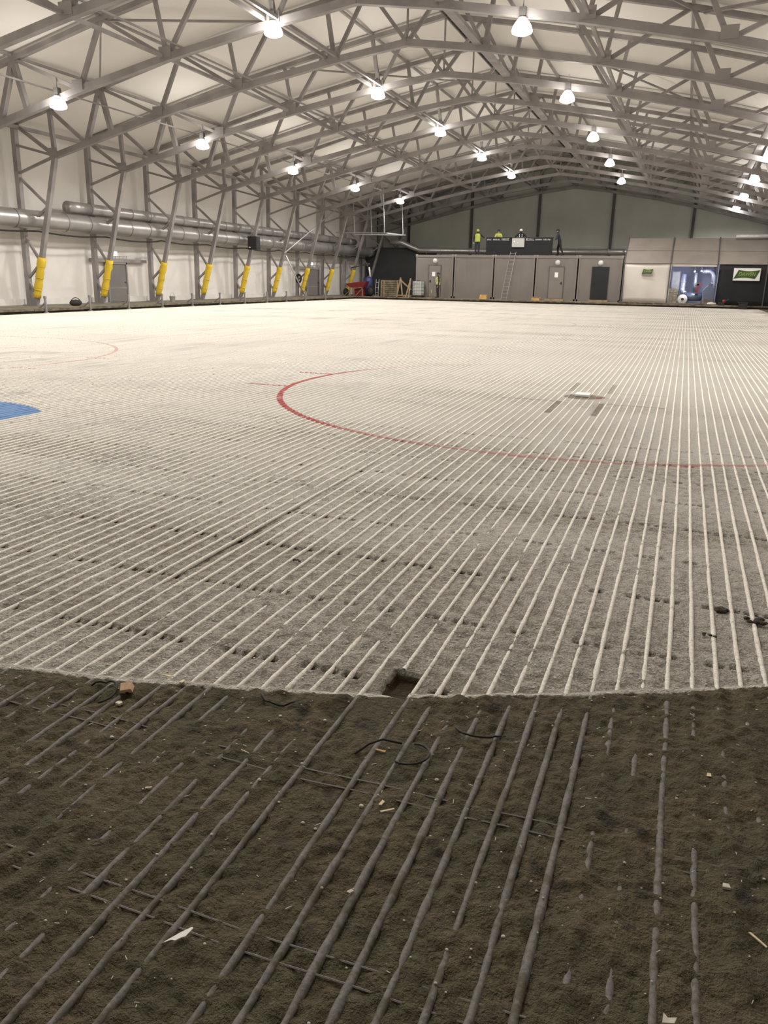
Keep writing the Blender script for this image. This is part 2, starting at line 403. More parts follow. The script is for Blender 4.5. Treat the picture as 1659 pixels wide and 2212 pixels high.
# ------------------------------------------------------------------ floor
RX0, RX1, RY0, RY1 = -25.2, 8.3, -7.2, 61.0
def lines(segs):
    out = []
    for a, b, st in segs:
        n = max(1, int(round((b-a)/st))); out += list(np.linspace(a, b, n, endpoint=False))
    out.append(segs[-1][1]); return np.array(out)
xs = lines([(RX0, -14, 1.4), (-14, -5.0, 0.0333), (-5.0, -3.2, 0.02), (-3.2, 0.95, 0.0115), (0.95, 2.0, 0.05), (2.0, RX1, 0.7)])
ybase = lines([(RY0, 0.0, 1.2), (0.0, 0.8, 0.08), (0.8, 3.9, 0.0115), (3.9, 6.2, 0.03), (6.2, 9.0, 0.07), (9.0, 14, 0.2), (14, RY1, 1.5)])
extra = [s+d for s in SPAC if 3.9 < s < 9 for d in (-0.027, -0.014, 0.0, 0.014, 0.027)]
ys = np.unique(np.round(np.concatenate([ybase, extra]), 4))
GX, GY = np.meshgrid(xs, ys); Z = height(GX, GY)
nx, ny = len(xs), len(ys)
co = np.stack([GX, GY, Z], -1).reshape(-1, 3).astype(np.float32)
ii = (np.arange(ny-1)[:, None]*nx + np.arange(nx-1)[None]).reshape(-1)
quads = np.stack([ii, ii+1, ii+nx+1, ii+nx], 1).astype(np.int32)
me = bpy.data.meshes.new('floor'); me.vertices.add(len(co)); me.vertices.foreach_set('co', co.reshape(-1))
me.loops.add(quads.size); me.loops.foreach_set('vertex_index', quads.reshape(-1))
me.polygons.add(len(quads)); me.polygons.foreach_set('loop_start', np.arange(0, quads.size, 4, dtype=np.int32))
me.polygons.foreach_set('use_smooth', np.ones(len(quads), dtype=bool))
me.update(); me.validate()
me.materials.append(M['sand'])
floor = tag(link('floor', me), 'sand rink bed with white paint residue and bare brown soil in front', kind='structure')

def pipe_mesh(seed, ysamp, amp):
    r = np.random.RandomState(seed); n = len(ysamp); y = np.array(ysamp)
    so = seed*7.31
    rad = 0.0115*(1 + amp*(0.6*vnoise(y*0+so, y, 5, 40) + 0.6*vnoise(y*0+so, y, 18, 41) + 0.35*vnoise(y*0+so, y, 50, 42)))
    xo = amp*0.010*vnoise(y*0+so, y, 2.2, 43) + amp*0.004*vnoise(y*0+so, y, 9, 47); zo = amp*0.007*vnoise(y*0+so, y, 1.6, 44) + amp*0.006*vnoise(y*0+so, y, 7, 45)
    ang = np.radians([-30, 15, 55, 90, 125, 165, 210])
    vs = np.stack([xo[:, None]+rad[:, None]*np.cos(ang), np.repeat(y[:, None], 7, 1), zo[:, None]+rad[:, None]*np.sin(ang)], -1).reshape(-1, 3)
    fs = [(i*7+j, i*7+j+1, (i+1)*7+j+1, (i+1)*7+j) for i in range(n-1) for j in range(6)]
    me = bpy.data.meshes.new('cooling_pipe'); me.from_pydata(vs.tolist(), [], fs)
    me.polygons.foreach_set('use_smooth', [True]*len(me.polygons)); me.materials.append(M['pipe']); me.update()
    return me
ynear = list(np.arange(-1.0, 0.8, 0.1))+list(np.arange(0.8, 5.0, 0.022))+list(np.arange(5.0, 9.0, 0.06))+list(np.arange(9.0, 15, 0.4))+list(np.linspace(15, 60.9, 24))
yfar = list(np.arange(-1.0, 14, 0.35))+list(np.linspace(14, 60.9, 24))
near_v = [pipe_mesh(i, ynear, 0.45) for i in range(14)]
far_v = [pipe_mesh(50+i, yfar, 0.6) for i in range(6)]
cut_v = pipe_mesh(80, [y_ for y_ in ynear if y_ > 2.945], 0.45)
kmin = int(round((-25.1-PH)/PITCH)); npipe = 0
for k in range(kmin, kmin+300):
    x = PH+k*PITCH
    if abs(x+0.98) < 0.02: pm = cut_v
    elif -6.2 < x < 1.3: pm = near_v[(k*5+3) % 14]
    else: pm = far_v[k % 6]
    o = link('cooling_pipe', pm, floor); o.location = (x, 0, 0.0005)
mb = MB(); 
for i, ysp in enumerate((0.715, 1.42, 2.125)):
    for d in (-0.03, 0.03):
        mb = MB(); pts = [(xx, ysp+d+0.01*math.sin(xx*3+i), 0.0030+0.003*math.sin(xx*11+i*2)) for xx in np.linspace(-3.4, 1.2, 40)]
        mb.tube(pts, 0.0032, 5).build('spacer_rail', 'steel', floor, local=True)

# ------------------------------------------------------------------ hall frame coordinates
Q = 0.9
def q3(x, z): return (x*Q, CAM_H+Q*(z-CAM_H))
S = 4.5; Y0 = 24.3; WZ = 0.2
def TY(k): return Y0+S*k
XC = -11.15*Q
def mir(x): return 2*XC-x

# walkways
def slab(name, x0, x1, y0, y1, label):
    mb = MB().box(x0, x1, y0, y1, -0.3, WZ); return tag(mb.build(name, 'concrete'), label, kind='structure')
slab('floor_walkway', -28.7, -25.42, -7.2, 73.8, 'raised concrete walkway along the white side wall')
slab('floor_walkway', -25.42, 8.6, 61.3, 73.8, 'raised concrete floor behind the far end of the rink')
# kerbs: stacked old planks
def kerb(name, along, fixed, a0, a1, n, label):
    root = empty(name, (fixed, a0, 0) if along == 'y' else (a0, fixed, 0), label, kind='structure')
    for i in range(n):
        s0 = a0+(a1-a0)*i/n; s1 = a0+(a1-a0)*(i+1)/n
        jit = random.uniform(-.02, .02); zt = WZ+random.uniform(-.02, .025)
        if along == 'y':
            MB().box(fixed-.2, fixed+.02+jit, s0+.01, s1-.01, zt-.09, zt).build('plank', 'timber_old', root)
            MB().box(fixed-.2, fixed-.06, s0, s1, -0.02, zt-.09).build('backing_board', 'timber_dark', root)
        else:
            MB().box(s0+.01, s1-.01, fixed-.02+jit, fixed+.2, zt-.09, zt).build('plank', 'timber_old', root)
            MB().box(s0, s1, fixed+.06, fixed+.2, -0.02, zt-.09).build('backing_board', 'timber_dark', root)
    return root
kerb('trim_1', 'y', -25.22, -3, 61.2, 22, 'weathered plank kerb along the left edge of the rink')
kerb('trim_2', 'x', 61.1, -25.2, 8.2, 13, 'weathered plank kerb across the far end of the rink')

# membranes
top_pre = [(-31.5, 8.35), (-28.65, 9.10), (-25.7, 9.85), (-21.4, 10.88), (-17.0, 11.76), (-12.8, 12.52), (-11.15, 12.80)]
tops = [q3(*p_) for p_ in top_pre]; prof = tops + [(mir(x), z) for x, z in tops[-2::-1]]
def bay_mesh(name, pr, nrm, m):
    vs = []; fs = []; ny_ = 7; n = len(pr)
    for j in range(ny_):
        t_ = j/(ny_-1); b = 0.10*math.sin(math.pi*t_)
        for (x, z), (ax, az) in zip(pr, nrm): vs.append((x+ax*b, t_*S, z+az*b))
    base = len(vs)
    vs += [(x+ax*0.03, y, z+az*0.03) for (x, y, z), (ax, az) in zip(vs, nrm*ny_)]
    for j in range(ny_-1):
        for i in range(n-1):
            a = j*n+i; fs.append((a, a+1, a+n+1, a+n)); a += base; fs.append((a, a+n, a+n+1, a+1))
    me = bpy.data.meshes.new(name); me.from_pydata(vs, [], fs); me.polygons.foreach_set('use_smooth', [True]*len(me.polygons))
    me.materials.append(M[m]); me.update(); return me
nr = [(-.15, .98)]*6+[(0, 1)]+[(.15, .98)]*6
ceil = empty('ceiling', (XC, -7.2, prof[6][1]), 'taut white membrane roof over the steel trusses', kind='structure')
rm = bay_mesh('membrane_panel', prof, nr, 'roof')
for k in range(-7, 11):
    o = link('membrane_panel', rm, ceil); o.location = (-XC, TY(k)+7.2, -prof[6][1])
WX = tops[0][0]; WT = tops[0][1]
wl = empty('wall_left', (WX, -7.2, 0), 'white membrane side wall behind the yellow padded columns', kind='structure')
wm = bay_mesh('membrane_panel', [(WX, z) for z in (WZ, 1.0, 2.0, 3.4, 5.0, 6.5, WT)], [(-1, 0)]*7, 'wallm')
wr = empty('wall_right', (mir(WX), -7.2, 0), 'white membrane side wall on the right', kind='structure')
wm2 = bay_mesh('membrane_panel', [(mir(WX), z) for z in (WZ-.5, 1.0, 2.0, 3.4, 5.0, 6.5, WT)], [(1, 0)]*7, 'wallm')
for k in range(-7, 11):
    o = link('membrane_panel', wm, wl); o.location = (-WX, TY(k)+7.2, 0)
    o = link('membrane_panel', wm2, wr); o.location = (-mir(WX), TY(k)+7.2, 0)
for k in range(-7, 11):      # pale skirting strip and liner hem of the side wall
    MB().box(WX+.02, WX+.06, TY(k)+.1, TY(k+1)-.1, WZ, WZ+.28).build('skirting_strip', 'white', wl)
gy = TY(11)+.35
gb = empty('wall_back', (XC, gy, 0), 'dark grey green membrane end wall under the gable', kind='structure')
gp = [(WX-.2, 0)] + [(x, z+.15) for x, z in prof] + [(mir(WX)+.2, 0)]
MB().prism(gp, gy, gy+.08).build('end_membrane', 'gable', gb)
MB().prism(gp, -7.4, -7.28).build('wall_front', 'gable').__setitem__('kind', 'structure')
posts_x = [-25.2, -19.17, -13.04, -6.7, -0.14, 5.9]
for px in posts_x:
    zt = np.interp(px, [p_[0] for p_ in prof], [p_[1] for p_ in prof])
    MB().box(px-.11, px+.11, gy-.24, gy-.02, WZ, zt-.35).build('gable_post', 'steel_dark', gb)
for zz in (4.35, 2.2):
    MB().box(WX, mir(WX), gy-.16, gy-.04, zz-.06, zz+.06).build('gable_rail', 'steel_dark', gb)
MB().box(WX+.1, -21.2, 70.0, 70.1, WZ, 4.3).build('dark_sheet', 'darkwall', gb)

# ------------------------------------------------------------------ trusses
E_ = (-30.85, 8.4); N1 = (-28.65, 8.9); A_ = (-25.7, 9.62); C_ = (-21.4, 10.64); DT = (-19.0, 11.15); I_ = (-16.9, 11.55)
ET = (-14.55, 12.0); HN = (-12.8, 12.3); AP = (-11.15, 12.58)
K_ = (-28.55, 6.9); B1 = (-26.65, 7.36); B2 = (-25.2, 7.71); B_ = (-22.6, 8.35); D_ = (-18.6, 9.17); F_ = (-14.2, 9.92); G_ = (-11.15, 10.33)
OUT = -31.0
def inn(z): return -30.65+(z-0.1)/(6.9-0.1)*(30.65-28.55)
members = [  # name, a, b, depth in plane, width along the hall
    ('bottom_chord', K_, B_, .24, .24), ('bottom_chord', B_, D_, .24, .24), ('bottom_chord', D_, F_, .24, .24), ('bottom_chord', F_, G_, .24, .24),
    ('top_chord', E_, A_, .18, .22), ('top_chord', A_, C_, .18, .22), ('top_chord', C_, I_, .18, .22), ('top_chord', I_, ET, .18, .22), ('top_chord', ET, AP, .18, .22),
    ('outer_column', (OUT, 0.0), E_, .24, .24), ('inner_column', (-30.65, 0.0), K_, .21, .21),
    ('web_brace', K_, N1, .18, .16), ('web_brace', E_, K_, .15, .13), ('web_brace', N1, B1, .15, .13), ('web_brace', A_, B1, .2, .2), ('web_brace', A_, B2, .2, .2),
    ('web_brace', A_, B_, .13, .13), ('web_brace', B_, C_, .15, .15), ('web_brace', C_, D_, .13, .13), ('web_brace', D_, DT, .13, .13), ('web_brace', D_, I_, .14, .14),
    ('web_brace', F_, ET, .15, .15), ('web_brace', F_, HN, .13, .13), ('web_brace', HN, G_, .13, .13),
    ('column_brace', K_, (OUT, 7.5), .11, .11), ('column_brace', K_, (OUT, 6.15), .11, .11), ('column_brace', (OUT, 6.15), (inn(4.7), 4.7), .11, .11),
    ('column_brace', (inn(4.7), 4.7), (OUT, 3.55), .11, .11), ('column_brace', (OUT, 3.55), (inn(2.1), 2.1), .11, .11), ('column_brace', (inn(2.1), 2.1), (OUT, 1.3), .11, .11),
    ('column_brace', (OUT, 1.3), (inn(.5), .5), .11, .11)]
t0 = empty('roof_truss', (XC, 0, WZ))
def tl(pt, mirror):
    x, z = q3(*pt); z = max(z, WZ+0.02)
    return ((mir(x) if mirror else x)-XC, 0, z-WZ)
for mirror in (False, True):
    for nm, a, b, dp, wd in members:
        MB().beam(tl(a, mirror), tl(b, mirror), wd*Q, dp*Q).build(nm, 'steel', t0, local=True)
    fx = tl((-30.82, 0), mirror)[0]
    MB().box(fx-.42, fx+.42, -.2, .2, 0.0, 0.03).build('base_plate', 'steel', t0, local=True)
    for jt in (K_, B_, D_, F_):
        x, _, z = tl(jt, mirror)
        MB().box(x-.22, x+.22, -.015-.12, .015-.12, z-.02, z+.3).build('gusset_plate', 'steel', t0, local=True)
MB().beam(tl(G_, False), tl(AP, False), .06, .06).build('ridge_hanger', 'steel', t0, local=True)
tgroup = 'grey lattice steel truss frames spanning the hall'
for k in range(-1, 12):
    t_ = t0 if k == -1 else copy_tree(t0)
    t_.location = (XC, TY(k), WZ)
    if k == -1: lb = 'grey steel truss nearest the camera, cutting across the top left corner'
    elif k == 0: lb = 'grey steel truss carrying the largest bright lamps, its columns outside the photo'
    elif k <= 9: lb = 'grey lattice steel truss frame standing on the %s yellow padded column from the left' % ordn(k)
    elif k == 10: lb = 'grey lattice steel truss frame second from the dark end wall'
    else: lb = 'grey lattice steel truss frame standing against the dark end wall'
    tag(t_, lb, 'truss', tgroup)

# ------------------------------------------------------------------ longitudinal members
def lon(name, x, z, wd, ht, label, y0=-7.0, y1=None, m='steel', pre=True):
    if pre: x, z = q3(x, z)
    y1 = y1 or TY(11)
    root = MB().beam((x, y0, z), (x, y1, z), wd, ht, ref=(1, 0, 0))
    return tag(root.build(name, m), label, 'beam', 'lengthwise roof beams')
lon('eave_purlin', -30.55, 8.20, .14, .14, 'grey steel eave beam along the top of the white side wall')
for (pt, nm) in ((A_, 'third of the way up'), (C_, 'halfway up'), (I_, 'just below the upper third of'), (ET, 'near the ridge on')):
    lon('purlin', pt[0], pt[1]+.1, .10, .08, 'thin grey lengthwise roof beam %s the left slope' % nm)
    lon('purlin', -22.3-pt[0], pt[1]+.1, .10, .08, 'thin grey lengthwise roof beam %s the right slope' % nm)
lon('ridge_beam', -11.15, 12.62, .12, .12, 'grey steel ridge beam at the peak of the roof')
lon('tie_beam', D_[0]-.15, D_[1]+.05, .10, .10, 'grey lengthwise tie beam between the left lamp rows')
lon('tie_beam', D_[0]+.5, D_[1]+.35, .05, .05, 'thin tie rod beside the tie beam between the left lamp rows')
lon('tie_beam', F_[0]-.35, F_[1]+.12, .10, .10, 'left of the paired tie beams carrying the lamps left of the ridge')
lon('tie_beam', F_[0]+.15, F_[1]+.12, .10, .10, 'right of the paired tie beams carrying the lamps left of the ridge')
lon('tie_beam', -22.3-F_[0]-.2, F_[1]+.15, .26, .12, 'broad grey lengthwise beam right of the ridge under the trusses')
lon('tie_beam', -22.3-D_[0], D_[1]+.15, .10, .10, 'grey lengthwise tie beam among the right hand trusses')
lon('tie_beam', -25.1, 8.75, .05, .05, 'thin tie rod near the far left lamp row')
lon('tie_beam', 2.6, 8.25, .30, .14, 'broad grey lengthwise beam carrying the right hand lamp row')
# roof plane bracing rods between some trusses
def brace(a, ka, b, kb, wd, label):
    xa, za = q3(*a); xb, zb = q3(*b)
    return tag(MB().beam((xa, TY(ka), za), (xb, TY(kb), zb), wd).build('brace_rod', 'steel'), label, 'brace', 'diagonal roof bracing rods')
brace((-21.4, 10.6), 0, (-16.9, 11.5), 1, .07, 'diagonal bracing rod between the two nearest trusses, upper left of photo')
brace((-25.7, 9.5), 1, (-21.4, 10.5), 0, .05, 'thin diagonal rod at the far upper left between trusses')
brace((-19.0, 11.1), 2, (-12.8, 12.2), 4, .06, 'diagonal bracing rod crossing left of the ridge')
brace((-5.3, 11.6), 0, (-0.9, 10.6), 1, .09, 'diagonal bracing rod upper right between the nearest trusses')
brace((-0.5, 10.45), 1, (3.4, 9.45), 0, .09, 'diagonal bracing rod at the far upper right edge')
brace((-5.3, 11.6), 3, (-0.9, 10.6), 4, .07, 'diagonal bracing rod right of the ridge in the middle bays')
# cable ladder under the ridge
cx, cz = q3(-10.35, 12.05)
cl = empty('cable_ladder', (cx, 10, cz), 'grey cable ladder running lengthwise under the ridge', 'cable ladder')
for sx in (-.22, .22): MB().box(cx+sx-.02, cx+sx+.02, 10, 73, cz-.05, cz+.05).build('side_rail', 'steel_dark', cl)
for i in range(120): MB().box(cx-.2, cx+.2, 10.3+i*.52, 10.36+i*.52, cz-.02, cz+.02).build('rung', 'steel_dark', cl)
for i in range(3): MB().tube([(cx-.12+i*.1, 10, cz+.05), (cx-.1+i*.1, 40, cz+.05), (cx-.12+i*.1, 73, cz+.05)], .03, 6).build('cable', 'rubber', cl)

# ------------------------------------------------------------------ lamps
lamp0 = empty('high_bay_lamp', (0, 0, 0))
MB().lathe((0, 0, 0), [(.06, .24), (.12, .22), (.15, .16), (.13, .15)], 18).build('collar', 'steel_light', lamp0, local=True, smooth=True)
MB().lathe((0, 0, 0), [(.12, .16), (.17, .12), (.25, .0), (.29, -.12), (.27, -.17), (.15, -.22), (.04, -.24)], 18).build('refractor', 'lens', lamp0, local=True, smooth=True)
MB().box(-.09, .09, -.09, .09, .24, .46).build('gear_box', 'steel_dark', lamp0, local=True)
MB().beam((0, 0, .45), (0, 0, .75), .03).build('hanger_rod', 'steel', lamp0, local=True)
rows = [('A', -14.2, 9.72, 'in the row left of the ridge'), ('B', -5.65, 9.12, 'in the row right of the ridge'),
        ('C', -23.6, 7.95, 'in the row nearest the left wall'), ('D', 3.15, 7.95, 'in the right hand row')]
first = True
nth = {0: 'nearest', 2: 'second nearest', 4: 'third nearest', 6: 'fourth nearest', 8: 'farthest'}
def lamp_light(parent, power):
    ld = bpy.data.lights.new('lamp_light', 'SPOT'); ld.energy = power; ld.color = LAMP_COLOR
    ld.spot_size = math.radians(168); ld.spot_blend = 0.35; ld.shadow_soft_size = 0.28
    lo = bpy.data.objects.new('lamp_light', ld); COL.objects.link(lo); lo.parent = parent; lo.location = (0, 0, -.30)
    pd = bpy.data.lights.new('refractor_glow', 'POINT'); pd.energy = power*0.085; pd.color = LAMP_COLOR; pd.shadow_soft_size = 0.3
    po = bpy.data.objects.new('refractor_glow', pd); COL.objects.link(po); po.parent = parent; po.location = (0, -.45, -.1)
    return lo
lamps = []
for rn, x, z, where in rows:
    ks = [-4, -2, 0, 2, 4, 6, 8] if rn != 'D' else [-2, 0, 2, 4, 6, 8, 10]  # negative steps and nearer right-hand lamps are added out of view, brightening the foreground
    for k in ks:
        xx, zz = q3(x, z)
        l_ = lamp0 if first else copy_tree(lamp0); first = False
        l_.location = (xx, TY(k)-.1, zz); lamps.append(l_)
        if rn == 'D':
            lb = {6: 'nearest bright high bay lamp in view by the right edge', 8: 'middle bright high bay lamp in the right hand row', 10: 'farthest bright high bay lamp in the right hand row'}.get(k, 'added high bay lamp out of view, %s of the right hand row' % ordn(k//2+2))
        else:
            lb = 'bright high bay lamp, %s %s' % (nth[k], where) if k >= 0 else 'added high bay lamp out of view, %s, %s' % ('just ahead' if k == -4 else 'farther ahead', where)
        tag(l_, lb, 'lamp', 'high bay lamps hung from the trusses')
for l_ in lamps: lamp_light(l_, LAMP_POWER)

# ------------------------------------------------------------------ left wall things
def sleeve(k):
    a = Vector((q3(inn(.45), .45)[0], TY(k), q3(0, .45)[1])); b = Vector((q3(inn(2.35), 2.35)[0], TY(k), q3(0, 2.35)[1]))
    root = empty('column_pad', a, 'yellow foam sleeve on the %s column from the left' % ordn(k), 'padding', 'yellow column sleeves')
    mb = MB(); pts = []; rr = []
    for i in range(11):
        t_ = i/10; p_ = a.lerp(b, t_); pts.append(p_); rr.append(.165+.02*math.sin(i*2.3+k)+(.02 if i > 7 else 0))
    mb.tube(pts, rr, 10).build('foam', 'yellow', root, smooth=True)
    for t_ in (.2, .5, .78):
        p_ = a.lerp(b, t_); d = (b-a).normalized()
        MB().tube([p_-d*.02, p_+d*.02], .185, 10).build('strap', 'yellow', root, smooth=True)
for k in range(1, 10): sleeve(k)
def wavy_duct(name, x, z, r, y0, y1, label, m='duct'):
    root = empty(name, (x, y0, z), label, 'duct')
    n = int((y1-y0)/1.5)
    for i in range(n):
        a = y0+(y1-y0)*i/n; b = y0+(y1-y0)*(i+1)/n
        MB().tube([(x, a, z), (x, b-.03, z)], r, 18, cap=(i in (0, n-1))).build('duct_section', m, root, smooth=False)
        MB().tube([(x, b-.05, z), (x, b, z)], r+.018, 18, cap=False).build('joint_ring', 'steel', root)
    return root
wavy_duct('ventilation_duct', -27.28, 3.86, .40, 2.0, 70.0, 'long round metal ventilation duct running along the left wall')
wavy_duct('ventilation_duct', -27.45, 4.58, .27, 31.2, 66.0, 'second metal duct starting behind the long wall duct')
for o in [o for o in bpy.data.objects if o.name.startswith('duct_section') or o.name.startswith('joint_ring')]:
    o.data.polygons.foreach_set('use_smooth', [True]*len(o.data.polygons))
pts = []
for k in range(-3, 10):
    for j in range(8):
        t_ = j/8; pts.append((-27.05, TY(k)+t_*S, 3.40-.10*math.sin(math.pi*t_)-.02*(k % 3)))
tag(MB().tube(pts, .035, 6).build('power_cable', 'rubber', smooth=True), 'black cable sagging between columns below the duct', 'cable')

def side_door(name, y0, y1, k0, label, cat_lamp, lampy, z1=2.22):
    x = WX+.12
    r = empty(name, (x, y0, WZ), label, kind='structure')
    MB().box(x-.03, x+.03, y0+.08, y1-.08, WZ+.02, z1-.08).build('door_leaf', 'doorgrey', r)
    MB().box(x-.05, x+.08, y0, y0+.09, WZ, z1).build('door_frame', 'steel', r)
    MB().box(x-.05, x+.08, y1-.09, y1, WZ, z1).build('door_frame', 'steel', r)
    MB().box(x-.05, x+.08, y0, y1, z1-.09, z1).build('door_frame', 'steel', r)
    MB().box(x+.03, x+.04, y0+.1, y1-.1, WZ+.7, WZ+.74).build('kick_seam', 'steel', r)
    MB().box(x+.03, x+.09, y1-.25, y1-.13, 1.2, 1.24).build('handle', 'steel_dark', r)
    b_ = MB().beam((x+.05, TY(k0), 2.30), (x+.05, TY(k0+1), 2.30), .12, .16)
    tag(b_.build('door_beam', 'steel'), 'grey horizontal beam above the %s' % cat_lamp, 'beam')
    lm = empty('emergency_light', (x+.06, lampy, 2.62), 'small lit emergency light above the %s' % cat_lamp, 'light')
    MB().box(x-.02, x+.10, lampy-.16, lampy+.16, 2.56, 2.76).build('housing', 'white', lm)
    MB().box(x+.10, x+.13, lampy-.14, lampy+.14, 2.54, 2.74).build('lens', 'lens_small', lm)
    wc = empty('wire_rack', (x+.1, y0, 2.36), 'thin wire rack on top of the %s' % cat_lamp, 'rack')
    for i in range(6):
        yy = y0+.05+i*(y1-y0-.1)/5
        MB().tube([(x+.1, yy, 2.38), (x+.12, yy, 2.52)], .008, 5).build('wire_post', 'steel_dark', wc)
    MB().tube([(x+.12, y0, 2.52), (x+.12, y1, 2.52)], .008, 5).build('wire_rail', 'steel_dark', wc)
side_door('door_1', 34.55, 36.15, 2, 'grey steel side door behind the second yellow column', 'nearer side door', 35.2)
side_door('door_2', 58.2, 60.4, 7, 'grey steel side door behind the far yellow columns', 'farther side door', 58.9, 2.3)

# speaker
sp_ = empty('loudspeaker', (-26.2, 46.5, 3.25), 'black square loudspeaker hanging on the fifth column', 'speaker')
MB().box(-26.55, -25.9, 46.15, 46.66, 3.25, 4.05).build('cabinet', 'black', sp_, bevel=.03)
MB().box(-26.50, -25.95, 46.11, 46.15, 3.32, 3.98).build('grille', 'rubber', sp_)
MB().box(-26.42, -26.30, 46.09, 46.12, 3.36, 3.42).build('badge', 'white', sp_)
MB().beam((-26.45, 46.8, 3.9), (-26.4, 46.6, 3.9), .05).build('bracket', 'steel_dark', sp_)
# hose bundle on seventh column
hb = empty('hose_bundle', (-27.62, 55.5, 1.2), 'black coiled hose hung beside the seventh column', 'hose')
for i in range(5):
    rr = .21+.05*random.random(); ox = random.uniform(-.03, .03)
    MB().tube([(-27.62+rr*.9*math.cos(a), 55.46+.03*i+ox, 1.5+1.2*rr*math.sin(a)+ox) for a in np.linspace(0, 2*math.pi, 18)], .05, 6, cap=False).build('hose_loop', 'rubber', hb, smooth=True)
MB().beam((-27.88, 55.75, 1.74), (-27.62, 55.5, 1.74), .05).build('hook', 'steel_dark', hb)
# cross bracing rods between the sixth and eighth columns
def rod(a, b, lb): tag(MB().tube([a, b], .045, 8).build('brace_tube', 'steel_light', smooth=True), lb, 'brace', 'bracing tubes at the left wall')
rod((-26.1, 58.9, 6.6), (-26.3, 50.75, 3.2), 'long pale bracing tube rising from the sixth to the eighth column')
rod((-26.3, 50.9, 3.05), (-26.1, 53.5, .25), 'pale bracing tube dropping from the sixth column to the floor')
# black bag on the kerb
bg = empty('tool_bag', (-26.3, 29.9, WZ), 'black bag on the concrete ledge right of the first column', 'bag')
MB().ball((-26.3, 29.9, WZ+.13), .2, 12, 8, (.8, 1.9, .75)).build('body', 'rubber', bg, smooth=True)
MB().tube([(-26.3, 29.6+.6*t_, WZ+.24+.12*math.sin(math.pi*t_)) for t_ in np.linspace(0, 1, 8)], .02, 6).build('handle', 'black', bg, smooth=True)
bg = empty('plastic_bucket', (-26.4, 37.55, WZ), 'white bucket at the foot of the third yellow column', 'bucket')
MB().lathe((-26.4, 37.55, WZ), [(.13, 0), (.17, .33), (.18, .33), (.15, .3)], 14).build('pail', 'white', bg, smooth=True)
MB().tube([(-26.4, 37.55+.17*math.cos(a), WZ+.33+.16*math.sin(a)) for a in np.linspace(0, math.pi, 10)], .008, 5).build('handle', 'steel', bg)
# stanchions along the kerb
st0 = empty('kerb_stanchion', (0, 0, 0))
MB().box(-.035, .035, -.035, .035, 0, .66).build('post', 'steel', st0, local=True)
MB().box(-.045, .045, -.05, .05, .6, .70).build('post_cap', 'steel', st0, local=True)
MB().beam((0, 0, .44), (-.48, 0, .12), .05).build('diagonal_strut', 'steel', st0, local=True)
MB().box(-.07, .07, -.08, .08, .0, .05).build('foot_plate', 'steel', st0, local=True)
sty = [21.4, 24.1, 26.8, 29.5, 32.2, 34.9, 37.6, 40.4, 43.2, 46.0, 48.7, 51.6, 55.0]
for i, yy in enumerate(sty):
    s_ = st0 if i == 0 else copy_tree(st0)
    s_.location = (-25.16, yy, 0.0)
    tag(s_, 'grey steel kerb stanchion with diagonal strut, %s along the left kerb from the camera' % ordn(i+1), 'stanchion', 'steel stanchions along the left kerb')
# suspended white frame at the far left
sf = empty('suspended_frame', (-24.5, 60, 5.0), 'pale horizontal frame hung on rods near the far left corner', 'frame')
MB().beam((-27.0, 61.0, 5.1), (-22.3, 60.2, 5.0), .07).build('bar', 'steel_light', sf)
MB().beam((-26.2, 63.0, 5.05), (-21.6, 62.6, 4.98), .07).build('bar', 'steel_light', sf)
MB().beam((-22.3, 60.2, 5.0), (-21.6, 62.6, 4.98), .06).build('end_bar', 'steel_light', sf)
for (x, y, zt) in ((-25.2, 60.7, 7.6), (-22.5, 60.2, 8.2), (-21.8, 62.6, 8.0), (-24.6, 62.9, 7.6)):
    MB().beam((x, y, 5.0), (x-.15, y, zt), .05).build('hanger_rod', 'steel_light', sf)

# ------------------------------------------------------------------ far end: containers
CY = 63.0; CZ = 3.48
cxs = [-20.80, -17.58, -14.34, -11.10, -7.89, -4.60]
cinfo = ['taupe site container with a door, leftmost of the row', 'plain taupe site container second from the left', 'taupe site container behind the leaning ladder', 'taupe site container with a pale door in the middle right', 'taupe site container with the black door, rightmost of the row']
def cont_door(r, x0, x1, z0, z1, m, hinge_right, paper=None):
    d = MB().box(x0, x1, CY-.05, CY-.02, z0, z1).build('door', m, r)
    for a, b, c, e in ((x0-.05, x0, z0, z1), (x1, x1+.05, z0, z1), (x0-.05, x1+.05, z1, z1+.05)):
        MB().box(a, b, CY-.06, CY, c, e).build('door_frame', 'steel_dark' if m != 'blackdoor' else 'black', r)
    hx = x1-.12 if hinge_right else x0+.12
    MB().box(hx-.09, hx+.05, CY-.11, CY-.06, (z0+z1)/2-.02, (z0+z1)/2+.03).build('handle', 'black', d)
    MB().box(hx-.03, hx+.03, CY-.07, CY-.05, (z0+z1)/2-.12, (z0+z1)/2+.1).build('lock_plate', 'black', d)
